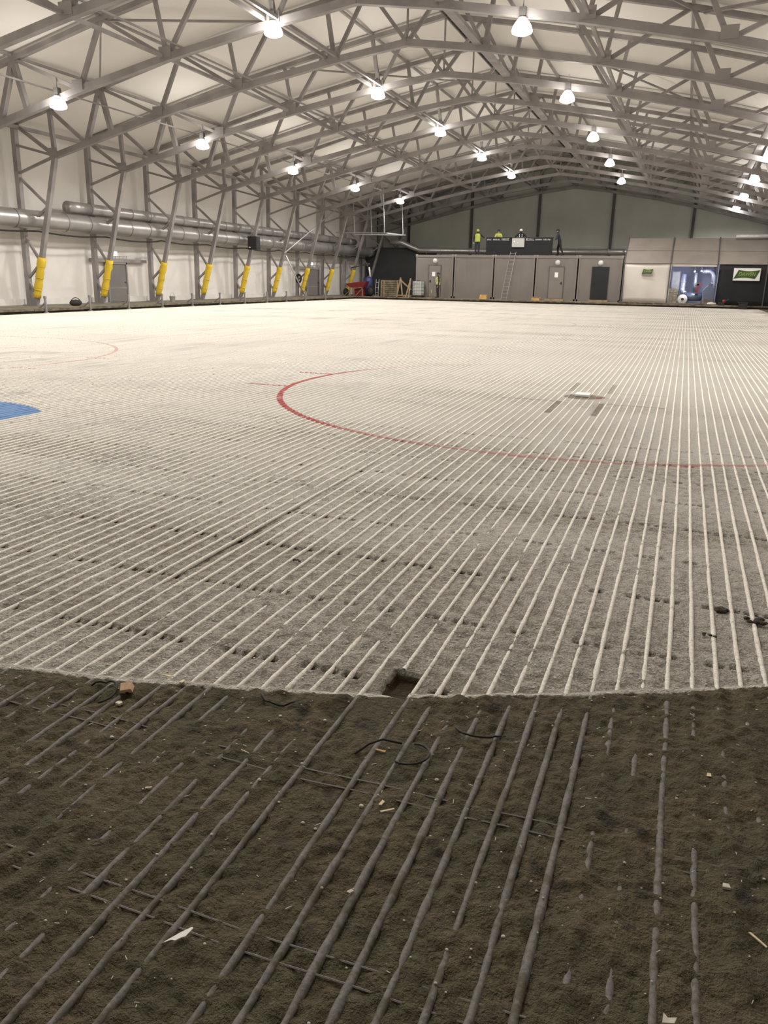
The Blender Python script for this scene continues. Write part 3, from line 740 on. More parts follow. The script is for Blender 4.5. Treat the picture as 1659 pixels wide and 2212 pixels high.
for i in range(5):
    x0, x1 = cxs[i], cxs[i+1]
    r = empty('site_container', ((x0+x1)/2, CY, WZ), cinfo[i], 'container', 'row of taupe site containers')
    MB().box(x0+.05, x1-.05, CY, CY+2.9, WZ+.03, CZ).build('body', 'container', r)
    MB().box(x0+.01, x1-.01, CY-.04, CY+2.94, CZ-.16, CZ+.02).build('roof_frame', 'container_door', r)
    MB().box(x0+.01, x1-.01, CY-.03, CY+2.92, WZ, WZ+.14).build('floor_frame', 'container', r)
    for px in (x0+.05, x1-.16): MB().box(px, px+.11, CY-.03, CY+.1, WZ, CZ).build('corner_post', 'container_door', r)
    for px in (x0+.02, x1-.18): MB().box(px, px+.16, CY-.05, CY+.1, CZ-.06, CZ+.06).build('corner_casting', 'steel', r)
    for s_ in range(1, 3):
        xx = x0+(x1-x0)*s_/3; MB().box(xx-.01, xx+.01, CY-.006, CY, WZ+.15, CZ-.17).build('panel_seam', 'container_door', r)
    if i == 0: cont_door(r, -19.62, -18.68, .28, 2.68, 'container_door', False)
    if i == 3: cont_door(r, -9.98, -8.92, .36, 2.66, 'container_door', True)
    if i == 4: cont_door(r, -6.78, -5.62, .34, 2.68, 'blackdoor', False)
    if i in (3, 4):
        dx0, dx1 = ((-10.15, -8.75), (-6.95, -5.45))[i-3]
        tag(MB().box(dx0, dx1, CY-.55, CY-.06, WZ, WZ+.14).build('door_step', 'timber', None), 'wooden step in front of the %s container door' % ('pale' if i == 3 else 'black'), 'step')
for x, z, lb in ((-19.16, 3.04, 'leftmost'), (-9.42, 3.0, 'middle'), (-6.24, 3.0, 'rightmost')):
    r = empty('bulkhead_lamp', (x, CY-.02, z), 'round opal bulkhead lamp above the %s container door' % lb, 'lamp', 'bulkhead lamps')
    MB().lathe((x, CY-.06, z), [(.19, .058), (.19, .03)], 16, 'y').build('base_ring', 'white', r)
    MB().ball((x, CY-.10, z), .17, 14, 8, (1, .55, 1)).build('globe', 'opal', r, smooth=True)
tag(MB().box(-19.36, -19.10, CY-.075, CY-.065, 1.85, 2.2).box(-19.30, -19.16, CY-.077, CY-.074, 2.02, 2.05).build('paper_notice', 'paper'), 'white paper notice on the leftmost container door', 'notice')
tag(MB().box(-9.58, -9.32, CY-.075, CY-.065, 1.92, 2.28).build('paper_notice', 'paper'), 'white paper notice on the middle container door', 'notice')
# ladder
lr = empty('ladder', (-13.3, 62.2, WZ), 'thin metal ladder leaning against the container row', 'ladder')
la, lb_ = Vector((-13.48, 62.15, WZ)), Vector((-13.08, 62.92, 3.75)); ofs = Vector((.44, 0, 0))
for o_ in (Vector((0, 0, 0)), ofs): MB().beam(la+o_, lb_+o_*.95, .05, .03).build('rail', 'steel', lr)
for i in range(13):
    t_ = (i+.6)/13; p_ = la.lerp(lb_, t_); MB().tube([p_, p_+ofs], .016, 6).build('rung', 'steel', lr)
# timber offcuts
r = empty('timber_stack', (-14.87, 62.0, WZ), 'small stack of fresh yellow boards left of the ladder', 'timber')
for i in range(4): MB().box(-15.16+.02*i, -14.58+.02*(i % 2), 61.9+.02*i, 62.15, WZ+.085*i, WZ+.08+.085*i).build('board', 'timber_yellow', r)
r = empty('timber_stack', (-10.77, 62.0, WZ), 'small stack of yellow boards right of the ladder', 'timber')
for i in range(3): MB().box(-11.08+.03*i, -10.45+.16*(i == 2), 61.9, 62.15, WZ+.095*i, WZ+.085+.095*i).build('board', 'timber_yellow' if i != 2 else 'timber', r)

# counter on the container roof
cr = empty('counter', (-12.55, 63.3, CZ), 'long black covered counter on the container roof with white lettering', 'counter')
MB().box(-15.12, -10.0, 63.25, 63.55, CZ+.07, 4.78).build('black_cover', 'tarp_black', cr)
MB().box(-15.16, -9.96, 63.22, 63.6, 4.78, 4.84).build('counter_top', 'black', cr)
def strokes(x0, x1, z0, z1):
    x = x0
    while x < x1-.04:
        wd = random.choice((.05, .07, .09))
        kind = random.randint(0, 3)
        mb = MB(); y0_, y1_ = 63.235, 63.25
        mb.box(x, x+.022, y0_, y1_, z0, z1)
        if kind in (0, 1): mb.box(x, x+wd, y0_, y1_, z1-.022, z1)
        if kind in (1, 2): mb.box(x, x+wd, y0_, y1_, z0, z0+.022)
        if kind in (0, 3): mb.box(x+wd-.02, x+wd, y0_, y1_, z0, z1)
        mb.build('letter', 'reflect', cr); x += wd+.035
for a, b, z0, z1 in ((-15.05, -14.68, 4.61, 4.72), (-14.58, -14.05, 4.61, 4.72), (-13.9, -13.28, 4.60, 4.75), (-12.0, -11.4, 4.60, 4.75), (-11.28, -10.82, 4.61, 4.72), (-10.7, -10.1, 4.61, 4.72)): strokes(a, b, z0, z1)
wb = empty('whiteboard', (-12.6, 63.2, 4.14), 'white board hung on the front of the black counter', 'board')
MB().box(-13.05, -12.13, 63.17, 63.215, 4.14, 4.76).build('panel', 'board_grey', wb)
for a, b, c, d in ((-13.07, -12.11, 4.12, 4.15), (-13.07, -12.11, 4.75, 4.78), (-13.07, -13.04, 4.12, 4.78), (-12.14, -12.11, 4.12, 4.78)):
    MB().box(a, b, 63.15, 63.22, c, d).build('edge_strip', 'board_grey', wb)
for x, z, rr in ((-12.88, 4.52, .05), (-12.62, 4.44, .03), (-12.94, 4.3, .02)): MB().lathe((x, 63.155, z), [(rr, 0), (rr, .012)], 12, 'y').build('magnet', 'paper', wb)
# roof duct behind
wavy = empty('ventilation_duct', (-14, 69.6, 4.0), 'shiny metal duct lying behind the containers along the dark end wall', 'duct')
MB().tube([(-25.2, 69.0, 4.75), (-24.2, 69.2, 4.7), (-23.4, 69.5, 4.35), (-22.6, 69.6, 4.05), (-14, 69.6, 3.98), (-4.6, 69.6, 3.98)], .24, 16).build('pipe', 'duct', wavy, smooth=True)
for i in range(14): MB().tube([(-22+i*1.3, 69.6, 3.99), (-21.95+i*1.3, 69.6, 3.99)], .26, 16).build('joint_ring', 'steel', wavy)

# ------------------------------------------------------------------ people
import bmesh
def seg_d(p_, a, b):
    ab = b-a; t_ = max(0, min(1, (p_-a).dot(ab)/max(ab.length_squared, 1e-9))); return (p_-(a+ab*t_)).length
def person(loc, rz, H_, label, pose, jacket, trousers, headwear=None, vest=None, band=None, tilt=0.0):
    root = empty('person', loc, label, 'person', rz=rz)
    J = {'pelvis': (0, 0, .53), 'spine': (0, .005, .63), 'chest': (0, .0, .74), 'neck': (0, 0, .835), 'head': (0, -.008, .885), 'crown': (0, -.005, .955)}
    for s_, sg in (('l', -1), ('r', 1)):
        J.update({'sh'+s_: (.105*sg, 0, .80), 'el'+s_: (.135*sg, .01, .635), 'wr'+s_: (.14*sg, -.03, .49), 'hd'+s_: (.14*sg, -.045, .44),
                  'hp'+s_: (.055*sg, 0, .50), 'kn'+s_: (.06*sg, -.01, .28), 'an'+s_: (.062*sg, .012, .05), 'to'+s_: (.068*sg, -.10, .022), 'he'+s_: (.062*sg, .03, .022)})
    J.update(pose)
    if tilt:
        for k in J:
            x, y, z = J[k]
            if z > .5: J[k] = (x, y-(z-.5)*tilt, z-(z-.5)*tilt*tilt*.4)
    J = {k: Vector(v)*H_ for k, v in J.items()}
    BK = 1.2
    R_ = {'pelvis': (.075, .055), 'spine': (.068, .05), 'chest': (.082, .055), 'neck': (.033, .033), 'head': (.048, .055), 'crown': (.038, .046)}
    for s_ in 'lr':
        R_.update({'sh'+s_: (.038, .038), 'el'+s_: (.028, .028), 'wr'+s_: (.019, .019), 'hd'+s_: (.020, .012), 'hp'+s_: (.052, .052), 'kn'+s_: (.038, .038), 'an'+s_: (.025, .025), 'to'+s_: (.022, .018), 'he'+s_: (.024, .02)})
    R_ = {k: ((a*BK, b*BK) if k[:2] in ('sh', 'el', 'hp', 'kn', 'an') or k in ('pelvis', 'spine', 'chest') else (a, b)) for k, (a, b) in R_.items()}
    bones = [('pelvis', 'spine', 0), ('spine', 'chest', 0), ('chest', 'neck', 0), ('neck', 'head', 2), ('head', 'crown', 2)]
    for s_ in 'lr':
        bones += [('chest', 'sh'+s_, 0), ('sh'+s_, 'el'+s_, 0), ('el'+s_, 'wr'+s_, 0), ('wr'+s_, 'hd'+s_, 2), ('pelvis', 'hp'+s_, 1), ('hp'+s_, 'kn'+s_, 1), ('kn'+s_, 'an'+s_, 1), ('an'+s_, 'to'+s_, 3), ('an'+s_, 'he'+s_, 3)]
    fingers = []
    for s_, sg in (('l', -1), ('r', 1)):
        d = (J['hd'+s_]-J['wr'+s_]).normalized(); side = Vector((0, 1, 0)); side = (side-d*side.dot(d)).normalized()
        for i, (o_, ln) in enumerate(((-.014, .038), (-.005, .046), (.005, .044), (.014, .034))):
            a, b = 'f%s%d' % (s_, i), 'g%s%d' % (s_, i)
            J[a] = J['hd'+s_]+(side*o_+d*ln*.5)*H_; J[b] = J['hd'+s_]+(side*o_*1.1+d*ln+Vector((-sg*.012, 0, 0)))*H_
            R_[a] = (.0052, .0052); R_[b] = (.0045, .0045); bones += [('hd'+s_, a, 2), (a, b, 2)]
        J['t'+s_] = J['wr'+s_]+(d*.03-side*.026)*H_; R_['t'+s_] = (.006, .006); bones.append(('wr'+s_, 't'+s_, 2))
    names = list(J); idx = {n_: i for i, n_ in enumerate(names)}
    me = bpy.data.meshes.new('person_body'); me.from_pydata([tuple(J[n_]) for n_ in names], [(idx[a], idx[b]) for a, b, _ in bones], [])
    o = bpy.data.objects.new('tmp', me); COL.objects.link(o)
    sk = o.modifiers.new('skin', 'SKIN'); sk.use_smooth_shade = True
    lay = me.skin_vertices[0] if len(me.skin_vertices) else None
    if lay:
        for i, n_ in enumerate(names):
            rr = R_[n_]; lay.data[i].radius = (rr[0]*H_, rr[1]*H_); lay.data[i].use_root = (n_ == 'pelvis')
    sb = o.modifiers.new('sub', 'SUBSURF'); sb.levels = 1; sb.render_levels = 1
    dg = bpy.context.evaluated_depsgraph_get(); me2 = bpy.data.meshes.new_from_object(o.evaluated_get(dg))
    bpy.data.objects.remove(o)
    me2.name = 'person_body'; me2.materials.clear()
    for mm in (jacket, trousers, 'skin', 'rubber'): me2.materials.append(M[mm])
    for p_ in me2.polygons:
        c = p_.center; best = min(bones, key=lambda b: seg_d(c, J[b[0]], J[b[1]])-.5*(R_[b[0]][0]+R_[b[1]][0])*H_)
        p_.material_index = best[2]; p_.use_smooth = True
    body = link('body', me2, root)
    hc = (J['head']+J['crown'])/2; hr = .062*H_
    fdir = Vector((0, -1, 0))
    fm = MB()
    for sg in (-1, 1): fm.ball(hc+Vector((sg*.021*H_, -.052*H_, .004*H_)), .0075*H_, 8, 6)
    fm.build('eyes', 'hair', root, local=True)
    MB().ball(hc+Vector((0, -.060*H_, -.008*H_)), .011*H_, 8, 6, (.8, 1, 1.5)).build('nose', 'skin', root, local=True, smooth=True)
    MB().ball(hc+Vector((0, -.052*H_, -.033*H_)), .014*H_, 8, 6, (1.2, .6, .3)).build('mouth', 'red', root, local=True)
    for sg in (-1, 1): MB().ball(hc+Vector((sg*.055*H_, .0, -.004*H_)), .013*H_, 8, 6, (.5, 1, 1.5)).build('ear', 'skin', root, local=True, smooth=True)
    if headwear:
        nm, hm = headwear
        MB().ball(hc+Vector((0, .006*H_, .012*H_)), .066*H_, 14, 10, (.95, 1.08, 1.0), z0=-.25).build(nm, hm, root, local=True, smooth=True)
        if nm == 'helmet': MB().lathe(hc+Vector((0, -.012*H_, .006*H_)), [(.066*H_, 0), (.078*H_, -.004*H_), (.066*H_, .008*H_)], 14).build('helmet_brim', hm, root, local=True, smooth=True)
    if vest:
        vs = []; fs = []; n = 18
        def ax(z):
            zz = [J['pelvis'].z, J['spine'].z, J['chest'].z, J['neck'].z]
            return (np.interp(z, zz, [J[k].x for k in ('pelvis', 'spine', 'chest', 'neck')]), np.interp(z, zz, [J[k].y for k in ('pelvis', 'spine', 'chest', 'neck')]))
        prof_ = [(.505, .112, .088), (.56, .110, .086), (.63, .106, .083), (.70, .112, .085), (.76, .120, .085), (.80, .112, .072), (.832, .064, .048)]
        def ringv(z, a, b):
            cx_, cy_ = ax(z*H_); return [(cx_+a*H_*math.cos(2*math.pi*j/n), cy_+b*H_*math.sin(2*math.pi*j/n), z*H_) for j in range(n)]
        for z, a, b in prof_: vs += ringv(z, a, b)
        fs = [(i*n+j, i*n+(j+1) % n, (i+1)*n+(j+1) % n, (i+1)*n+j) for i in range(len(prof_)-1) for j in range(n)]
        v_ = MB().add(vs, fs).build('vest', vest, root, local=True, smooth=True)
        v_.modifiers.new('solid', 'SOLIDIFY').thickness = .008
        if band:
            for z, a, b in ((.55, .113, .089), (.60, .111, .088)):
                vs = ringv(z, a, b)+ringv(z+.022, a, b)
                MB().add(vs, [(j, (j+1) % n, n+(j+1) % n, n+j) for j in range(n)]).build('reflective_band', 'reflect', v_, local=True, smooth=True)
            for sg in (-1, 1):
                MB().box((sg*.05-.012)*H_, (sg*.05+.012)*H_, -.098*H_, -.084*H_, .62*H_, .80*H_).build('reflective_strap', 'reflect', v_, local=True)
    return root
RZ = CZ+.03
person((-15.86, 63.38, RZ), math.radians(14), 1.95, 'person in yellow vest and yellow hood leaning one arm on the counter', {'elr': (.20, -.01, .71), 'wrr': (.28, -.03, .66), 'hdr': (.325, -.03, .65), 'ell': (-.14, .02, .64), 'wrl': (-.15, .0, .50)}, 'cloth_black', 'cloth_navy', ('hood', 'hivis'), 'hivis')
person((-14.38, 64.2, RZ), math.radians(8), 1.97, 'person in yellow jacket and dark cap behind the left counter half', {'ell': (-.14, -.08, .68), 'wrl': (-.06, -.17, .70), 'hdl': (-.03, -.20, .71), 'elr': (.14, -.08, .68), 'wrr': (.06, -.17, .70), 'hdr': (.03, -.20, .71)}, 'hivis', 'cloth_navy', ('cap', 'cloth_navy'), None, None, .08)
person((-12.62, 64.25, RZ), math.radians(6), 2.0, 'person in white helmet and black jacket behind the white board', {'ell': (-.21, -.06, .70), 'wrl': (-.24, -.16, .69), 'hdl': (-.25, -.20, .69), 'elr': (.21, -.06, .70), 'wrr': (.24, -.16, .69), 'hdr': (.25, -.20, .69)}, 'cloth_black', 'cloth_black', ('helmet', 'white'), 'cloth_black', True, .08)
person((-9.52, 63.9, RZ), math.radians(-78), 1.98, 'person in dark clothes bending forward at the right end of the counter', {'knl': (-.06, -.06, .28), 'anl': (-.062, -.03, .05), 'tol': (-.066, -.13, .022), 'hel': (-.06, 0, .02), 'knr': (.06, .05, .28), 'anr': (.062, .16, .06), 'tor': (.066, .06, .022), 'her': (.06, .19, .03), 'ell': (-.12, -.08, .65), 'wrl': (-.11, -.16, .58), 'hdl': (-.11, -.20, .57), 'elr': (.12, -.08, .65), 'wrr': (.11, -.16, .58), 'hdr': (.11, -.20, .57)}, 'cloth_navy', 'cloth_black', ('hair', 'hair'), None, None, .26)
person((-18.48, 61.75, WZ), math.radians(-62), 1.95, 'person in yellow vest and black trousers standing before the leftmost container', {}, 'cloth_black', 'cloth_black', ('hair', 'hair'), 'hivis', True)

# ------------------------------------------------------------------ far left clutter
WF = WZ
r = empty('tipping_skip', (-25.5, 62.1, WF), 'red tipping skip on pale legs at the far left corner', 'skip')
MB().prism([(-26.45, 1.16), (-26.1, .86), (-24.95, .82), (-24.65, 1.36), (-25.2, 1.34)], 61.8, 62.6).build('tub', 'red', r)
MB().box(-25.9, -25.0, 62.0, 62.5, WF, .82).build('lower_box', 'red', r)
for x in (-26.05, -25.7, -24.95): MB().beam((x, 61.75, .85), (x+.03, 61.75, WF), .06).build('leg', 'timber', r)
MB().beam((-26.05, 61.75, .62), (-26.5, 61.75, WF+.03), .05).build('brace', 'timber', r)
MB().beam((-25.0, 61.75, .75), (-25.5, 61.75, WF+.05), .05).build('brace', 'timber', r)
MB().beam((-25.75, 61.75, .78), (-25.0, 61.75, .88), .05).build('brace', 'timber', r)
MB().ball((-26.55, 62.1, WF+.3), .3, 12, 8, (.8, .8, 1)).build('wheel_bundle', 'rubber', r, smooth=True)
r = empty('plastic_drum', (-24.95, 63.0, WF), 'blue plastic drum behind the red skip', 'drum')
MB().lathe((-24.95, 63.0, WF), [(.34, 0), (.38, .1), (.36, .7), (.39, .75), (.38, 1.35), (.33, 1.45)], 18).build('barrel', 'blue', r, smooth=True)
MB().lathe((-24.95, 63.0, WF+1.45), [(.34, 0), (.34, .03), (.1, .04)], 18).build('lid', 'blue', r)
r = empty('rubbish_sack', (-24.45, 62.4, WF), 'black rubbish sack right of the red skip', 'sack')
MB().ball((-24.5, 62.4, WF+.36), .36, 14, 10, (.9, .9, 1.0)).build('bag', 'rubber', r, smooth=True)
MB().lathe((-24.45, 62.4, WF+.70), [(.10, 0), (.05, .08), (.11, .16)], 10).build('knot', 'rubber', r, smooth=True)
r = empty('tube_lamp', (-24.78, 62.9, 1.6), 'upright white tube leaning above the blue drum', 'tube')
MB().tube([(-24.73, 62.95, 1.72), (-24.83, 62.95, 2.5)], .07, 10).build('tube_body', 'white', r, smooth=True)
MB().lathe((-24.84, 62.95, 2.5), [(.08, 0), (.09, .06), (.12, .12)], 10).build('end_cap', 'black', r)
r = empty('handcart', (-24.2, 62.2, WF), 'upright pale metal handcart beside the black sack', 'handcart')
for x in (-23.95, -23.7): MB().tube([(x, 62.2, WF+.05), (x-.03, 62.25, .8), (x, 62.35, 1.55)], .022, 8).build('rail', 'steel_light', r, smooth=True)
for z in (.5, .9, 1.3): MB().tube([(-23.95, 62.26, z), (-23.71, 62.26, z)], .018, 8).build('cross_bar', 'steel_light', r)
MB().box(-24.0, -23.66, 61.9, 62.2, WF, WF+.04).build('toe_plate', 'steel_light', r)
for x in (-24.02, -23.64): MB().lathe((x, 62.3, WF+.12), [(.12, -.03), (.12, .03)], 12, 'x').build('wheel', 'rubber', r)
tag(MB().beam((-27.1, TY(9)-.2, 2.45), (-24.7, 62.6, 2.75), .08).build('wall_arm', 'steel_dark'), 'dark horizontal arm reaching out from the ninth column', 'arm')
r = empty('plank_crate', (-22.8, 62.6, WF), 'tall crate of weathered horizontal boards near the far left', 'crate')
for i in range(8): MB().box(-23.52, -22.02, 62.3, 62.34, WF+.04+i*.155, WF+.17+i*.155).build('board', 'timber_old', r)
for x in (-23.52, -23.28, -22.1): MB().box(x, x+.09, 62.26, 62.3, WF, 1.48).build('upright', 'timber', r)
MB().box(-23.54, -22.0, 62.3, 63.4, 1.46, 1.5).build('lid', 'timber_old', r)
MB().box(-23.5, -22.04, 62.36, 63.38, WF, 1.44).build('inner_box', 'timber_dark', r)
r = empty('timber_trestle', (-21.3, 62.0, WF), 'open wooden trestle rack with a diagonal board', 'trestle')
for (a, b) in (((-22.0, 61.95, WF), (-21.75, 62.1, 1.72)), ((-21.5, 61.95, WF), (-21.75, 62.1, 1.72)), ((-21.1, 61.55, WF), (-20.75, 61.7, 1.66)), ((-20.85, 61.55, WF), (-20.75, 61.7, 1.66)), ((-21.72, 62.05, 1.5), (-20.8, 61.98, .8))):
    MB().beam(a, b, .06, .10).build('leg' if a[2] < 1 else 'diagonal_board', 'timber', r)
MB().box(-22.05, -20.8, 61.8, 62.2, WF+.1, WF+.18).build('base_board', 'timber', r)
for x in (-22.0, -21.4, -20.9): MB().box(x, x+.12, 61.8, 62.2, WF, WF+.1).build('block', 'timber', r)
TKY = -.32
r = empty('liquid_tank', (-20.3, 62.7+TKY, WF), 'milky plastic tank in a metal cage by the leftmost container', 'tank')
MB().box(-20.66, -19.98, 62.04, 62.88, WF+.15, 1.45).build('bottle', 'ibc', r, bevel=.06)
MB().lathe((-20.32, 62.38, 1.45), [(.12, 0), (.12, .06)], 12).build('cap', 'black', r)
for z in (.5, .75, 1.0, 1.25, 1.45): MB().tube([(-20.7, 62.01, z), (-19.94, 62.01, z), (-19.94, 62.93, z), (-20.7, 62.93, z), (-20.7, 62.01, z)], .015, 6, cap=False).build('cage_bar', 'steel', r)
for i in range(5): MB().tube([(-20.7+i*.19, 62.01, WF+.12), (-20.7+i*.19, 62.01, 1.47)], .013, 6).build('cage_bar', 'steel', r)
MB().box(-20.72, -19.92, 61.98, 62.93, WF, WF+.12).build('pallet', 'timber_dark', r)
r = empty('bollard', (-18.97, 61.6, WF), 'thin pale post standing left of the person on the floor', 'post')
MB().tube([(-18.97, 61.6, WF), (-18.97, 61.6, .84)], .035, 8).build('shaft', 'timber', r, smooth=True)
MB().box(-19.07, -18.87, 61.5, 61.7, WF, WF+.03).build('foot', 'timber', r)

# ------------------------------------------------------------------ tent and machinery on the right
TYF = 62.5
tr_ = empty('tarpaulin_tent', (1.5, TYF, WF), 'long tarpaulin tent with white and black front sheets at far right', 'tent')
def sheet(name, m, x0, x1, z0, z1, y, amp=.04, n=14, seed=0):
    vs = []; fs = []; mz = 8
    for j in range(mz+1):
        for i in range(n+1):
            u, v = i/n, j/mz
            vs.append((x0+(x1-x0)*u, y+amp*(math.sin(u*9+seed)*(1-v)+.6*math.sin(u*4+v*5+seed)), z0+(z1-z0)*v))
    fs = [(j*(n+1)+i, j*(n+1)+i+1, (j+1)*(n+1)+i+1, (j+1)*(n+1)+i) for j in range(mz) for i in range(n)]
    o = MB().add(vs, fs).build(name, m, tr_, smooth=True); o.modifiers.new('solid', 'SOLIDIFY').thickness = .02
    return o
sheet('white_sheet', 'tarp', -4.45, -1.20, WF+.06, 3.02, TYF, .05, 14, 1)
sheet('black_sheet', 'tarp_black', 1.98, 8.0, WF+.02, 2.93, TYF, .03, 14, 2)
sheet('valance', 'tarp', -1.2, 1.98, 2.80, 2.98, TYF, .01, 8, 0)
xsr = [-4.5, -1.28, 1.88, 5.1, 8.1]
for i in range(4):
    for (ya, za, yb, zb) in ((TYF-.05, 3.0, TYF+1.1, 3.92), (TYF+1.1, 3.92, TYF+2.4, 4.86)):
        a, b = xsr[i]+.03, xsr[i+1]-.03
        o = MB().add([(a, ya, za), (b, ya, za), (b, yb, zb-.02), (a, yb, zb-.02), (a, ya+.03, za-.03), (b, ya+.03, za-.03), (b, yb+.03, zb-.05), (a, yb+.03, zb-.05)],
                     [(0, 1, 2, 3), (7, 6, 5, 4), (0, 4, 5, 1), (1, 5, 6, 2), (2, 6, 7, 3), (3, 7, 4, 0)]).build('roof_sheet', 'tarp_grey', tr_)
for x in xsr:
    MB().beam((x, TYF-.03, WF), (x, TYF-.03, 3.0), .08).build('front_post', 'steel_dark', tr_)
    MB().beam((x, TYF-.07, 3.02), (x, TYF+2.4, 4.9), .08).build('rafter', 'steel_dark', tr_)
MB().box(-4.5, 8.1, TYF+4.2, TYF+4.25, WF, 4.8).build('back_sheet', 'tent_inner', tr_)
MB().box(-4.55, -4.5, TYF, TYF+4.2, WF, 3.0).build('side_sheet', 'tarp_black', tr_)
MB().box(-1.3, -1.26, TYF+.1, TYF+4.2, WF, 3.0).build('inner_sheet', 'tent_inner', tr_)
MB().box(2.02, 2.06, TYF+.1, TYF+4.2, WF, 3.0).build('inner_sheet', 'tent_inner', tr_)
MB().box(-1.3, 2.06, TYF+.1, TYF+4.2, 2.96, 3.0).build('inner_ceiling', 'tent_inner', tr_)
MB().beam((2.9, TYF+1.9, 4.95), (8.2, TYF+1.9, 5.05), .12, .16).build('top_rail', 'steel_light', tr_)
# signs
def logo(name, xc, zc, wd, ht, label, backing, txt):
    r = empty(name, (xc, TYF-.1, zc-ht/2), label, 'sign')
    if backing: MB().box(xc-wd/2, xc+wd/2, TYF-.11, TYF-.085, zc-ht/2, zc+ht/2).build('backing_board', 'paper', r)
    w2, h2 = wd*(.40 if backing else .5), ht*(.36 if backing else .5); k = .16*wd*.5
    pts = []
    for t_ in np.linspace(-1, 1, 9): pts.append((xc+t_*w2+k, zc+h2*(.72+.28*t_*t_)))
    for t_ in np.linspace(1, -1, 9): pts.append((xc+t_*w2-k, zc-h2*(.72+.28*t_*t_)))
    MB().prism(pts, TYF-.13, TYF-(.112 if backing else .03)).build('green_shield', 'green_sign', r)
    cu = bpy.data.curves.new('txt', 'FONT'); cu.body = txt; cu.align_x = 'CENTER'; cu.align_y = 'CENTER'; cu.size = h2*1.25; cu.shear = .25; cu.extrude = .004; cu.offset = .006
    to = bpy.data.objects.new('txt', cu); COL.objects.link(to)
    tm = bpy.data.meshes.new_from_object(to.evaluated_get(bpy.context.evaluated_depsgraph_get())); bpy.data.objects.remove(to)
    tm.materials.clear(); tm.materials.append(M['lime_sign'])
    wid = max(v.co.x for v in tm.vertices)-min(v.co.x for v in tm.vertices); f_ = 1.6*w2/wid
    for v in tm.vertices: v.co = (v.co.x*f_, -v.co.z, v.co.y)
    to = link('lettering', tm, r); to.location = (0, -.035, ht/2)
    return r
logo('company_sign', 3.82, 2.32, 1.73, .84, 'white sign with green shield on the black tent sheet', True, 'DAWEN')
l2 = logo('company_sign', -2.83, 2.43, .66, .36, 'small green shield sign on the white tent sheet', False, 'DAWEN')
MB().box(-3.2, -2.44, TYF-.125, TYF-.105, 2.13, 2.2).build('sign_base_strip', 'tarp_grey', l2)
# timber deck in front
dk = empty('plank_deck', (-1.5, 61.6, WF), 'low dark plank deck in front of the tent', 'deck')
for i in range(9): MB().box(-4.6+i*.67, -3.96+i*.67, 61.35, 62.3, WF, WF+.07).build('plank', 'timber_old', dk)
for i in range(5): MB().box(-4.6+i*1.3, -3.5+i*1.3, 61.3, 61.36, WF-.08, WF+.03).build('edge_board', 'timber_dark', dk)
# machinery
def pipe_thing(name, pts, r_, label, m='silver'):
    r = empty(name, pts[0], label, 'duct', 'silver ducts in the tent')
    MB().tube(pts, r_, 16).build('pipe', m, r, smooth=True)
    for p_, q_ in zip(pts[:-1], pts[1:]):
        p_ = Vector(p_); q_ = Vector(q_); d = (q_-p_).normalized(); mid = p_.lerp(q_, .5)
        if (q_-p_).length > .4: MB().tube([mid-d*.02, mid+d*.02], r_+.015, 16).build('clamp_ring', 'steel_light', r)
pipe_thing('silver_duct', [(-.30, 64.3, 2.3), (-.30, 64.3, 1.2), (-.22, 64.2, 1.0), (-.05, 64.1, .9)], .20, 'left upright silver duct inside the lit tent')
pipe_thing('silver_duct', [(.52, 64.5, 2.4), (.55, 64.5, .95)], .13, 'middle upright silver duct inside the lit tent')
pipe_thing('silver_duct', [(.95, 64.4, 2.5), (1.45, 64.4, 2.5), (1.62, 64.4, 2.40), (1.72, 64.4, 2.2), (1.75, 64.4, 1.2)], .15, 'bent silver duct on the right inside the lit tent')
r = empty('pressure_tank', (.5, 63.6, WF), 'blue grey horizontal tank lying inside the lit tent', 'tank')
MB().tube([(-.12, 63.62, .72), (1.08, 63.75, .72)], .29, 18).build('drum', 'tank', r, smooth=True)
for x in (.15, 1.1): MB().box(x-.06, x+.06, 63.4, 63.9, WF, .5).build('cradle', 'steel_dark', r)
r = empty('fan_wheel', (-.22, 62.95, WF), 'round pale fan wheel standing at the left of the tank', 'wheel')
MB().lathe((-.22, 62.95, WF+.34), [(.33, -.05), (.34, 0), (.33, .05), (.16, .06), (.15, -.06)], 22, 'y').build('rim', 'white', r, smooth=True)
MB().lathe((-.22, 62.87, WF+.34), [(.10, -.02), (.10, .06)], 14, 'y').build('hub', 'black', r)
r = empty('red_pump', (.72, 63.9, WF), 'red pump handle frame beside the tank in the tent', 'pump')
MB().box(.66, .80, 63.35, 63.45, .95, 1.62).build('column', 'red', r)
MB().box(.66, 1.05, 63.35, 63.45, 1.52, 1.64).build('arm', 'red', r)
MB().box(.62, .84, 63.3, 63.5, .93, .99).build('foot', 'red', r)
r = empty('block_stack', (-.9, 63.2, WF), 'stack of yellow grey blocks inside the tent opening', 'blocks')
for j in range(8):
    for i in range(2): MB().box(-1.22+i*.32+.02*(j % 2), -.92+i*.32+.02*(j % 2), 63.05, 63.45, WF+j*.135, WF+.12+j*.135).build('block', 'brick', r)
r = empty('hopper', (1.5, 63.3, WF), 'dull violet grey hopper on the right inside the tent', 'hopper')
MB().prism([(1.2, .55), (1.85, .55), (1.9, 1.15), (1.55, 1.75), (1.15, 1.15)], 63.1, 63.6).build('bin', 'tank', r)
MB().box(1.2, 1.85, 63.1, 63.6, WF, .55).build('stand', 'timber_old', r)
MB().beam((1.1, 63.05, 1.2), (1.45, 63.05, 1.55), .04).build('lever', 'steel_light', r)
r = empty('cabinet', (-.85, 65.4, WF), 'grey upright cabinet at the left inside the tent', 'cabinet')
MB().box(-1.15, -.55, 64.2, 64.7, WF+.9, 2.5).build('body', 'steel', r)
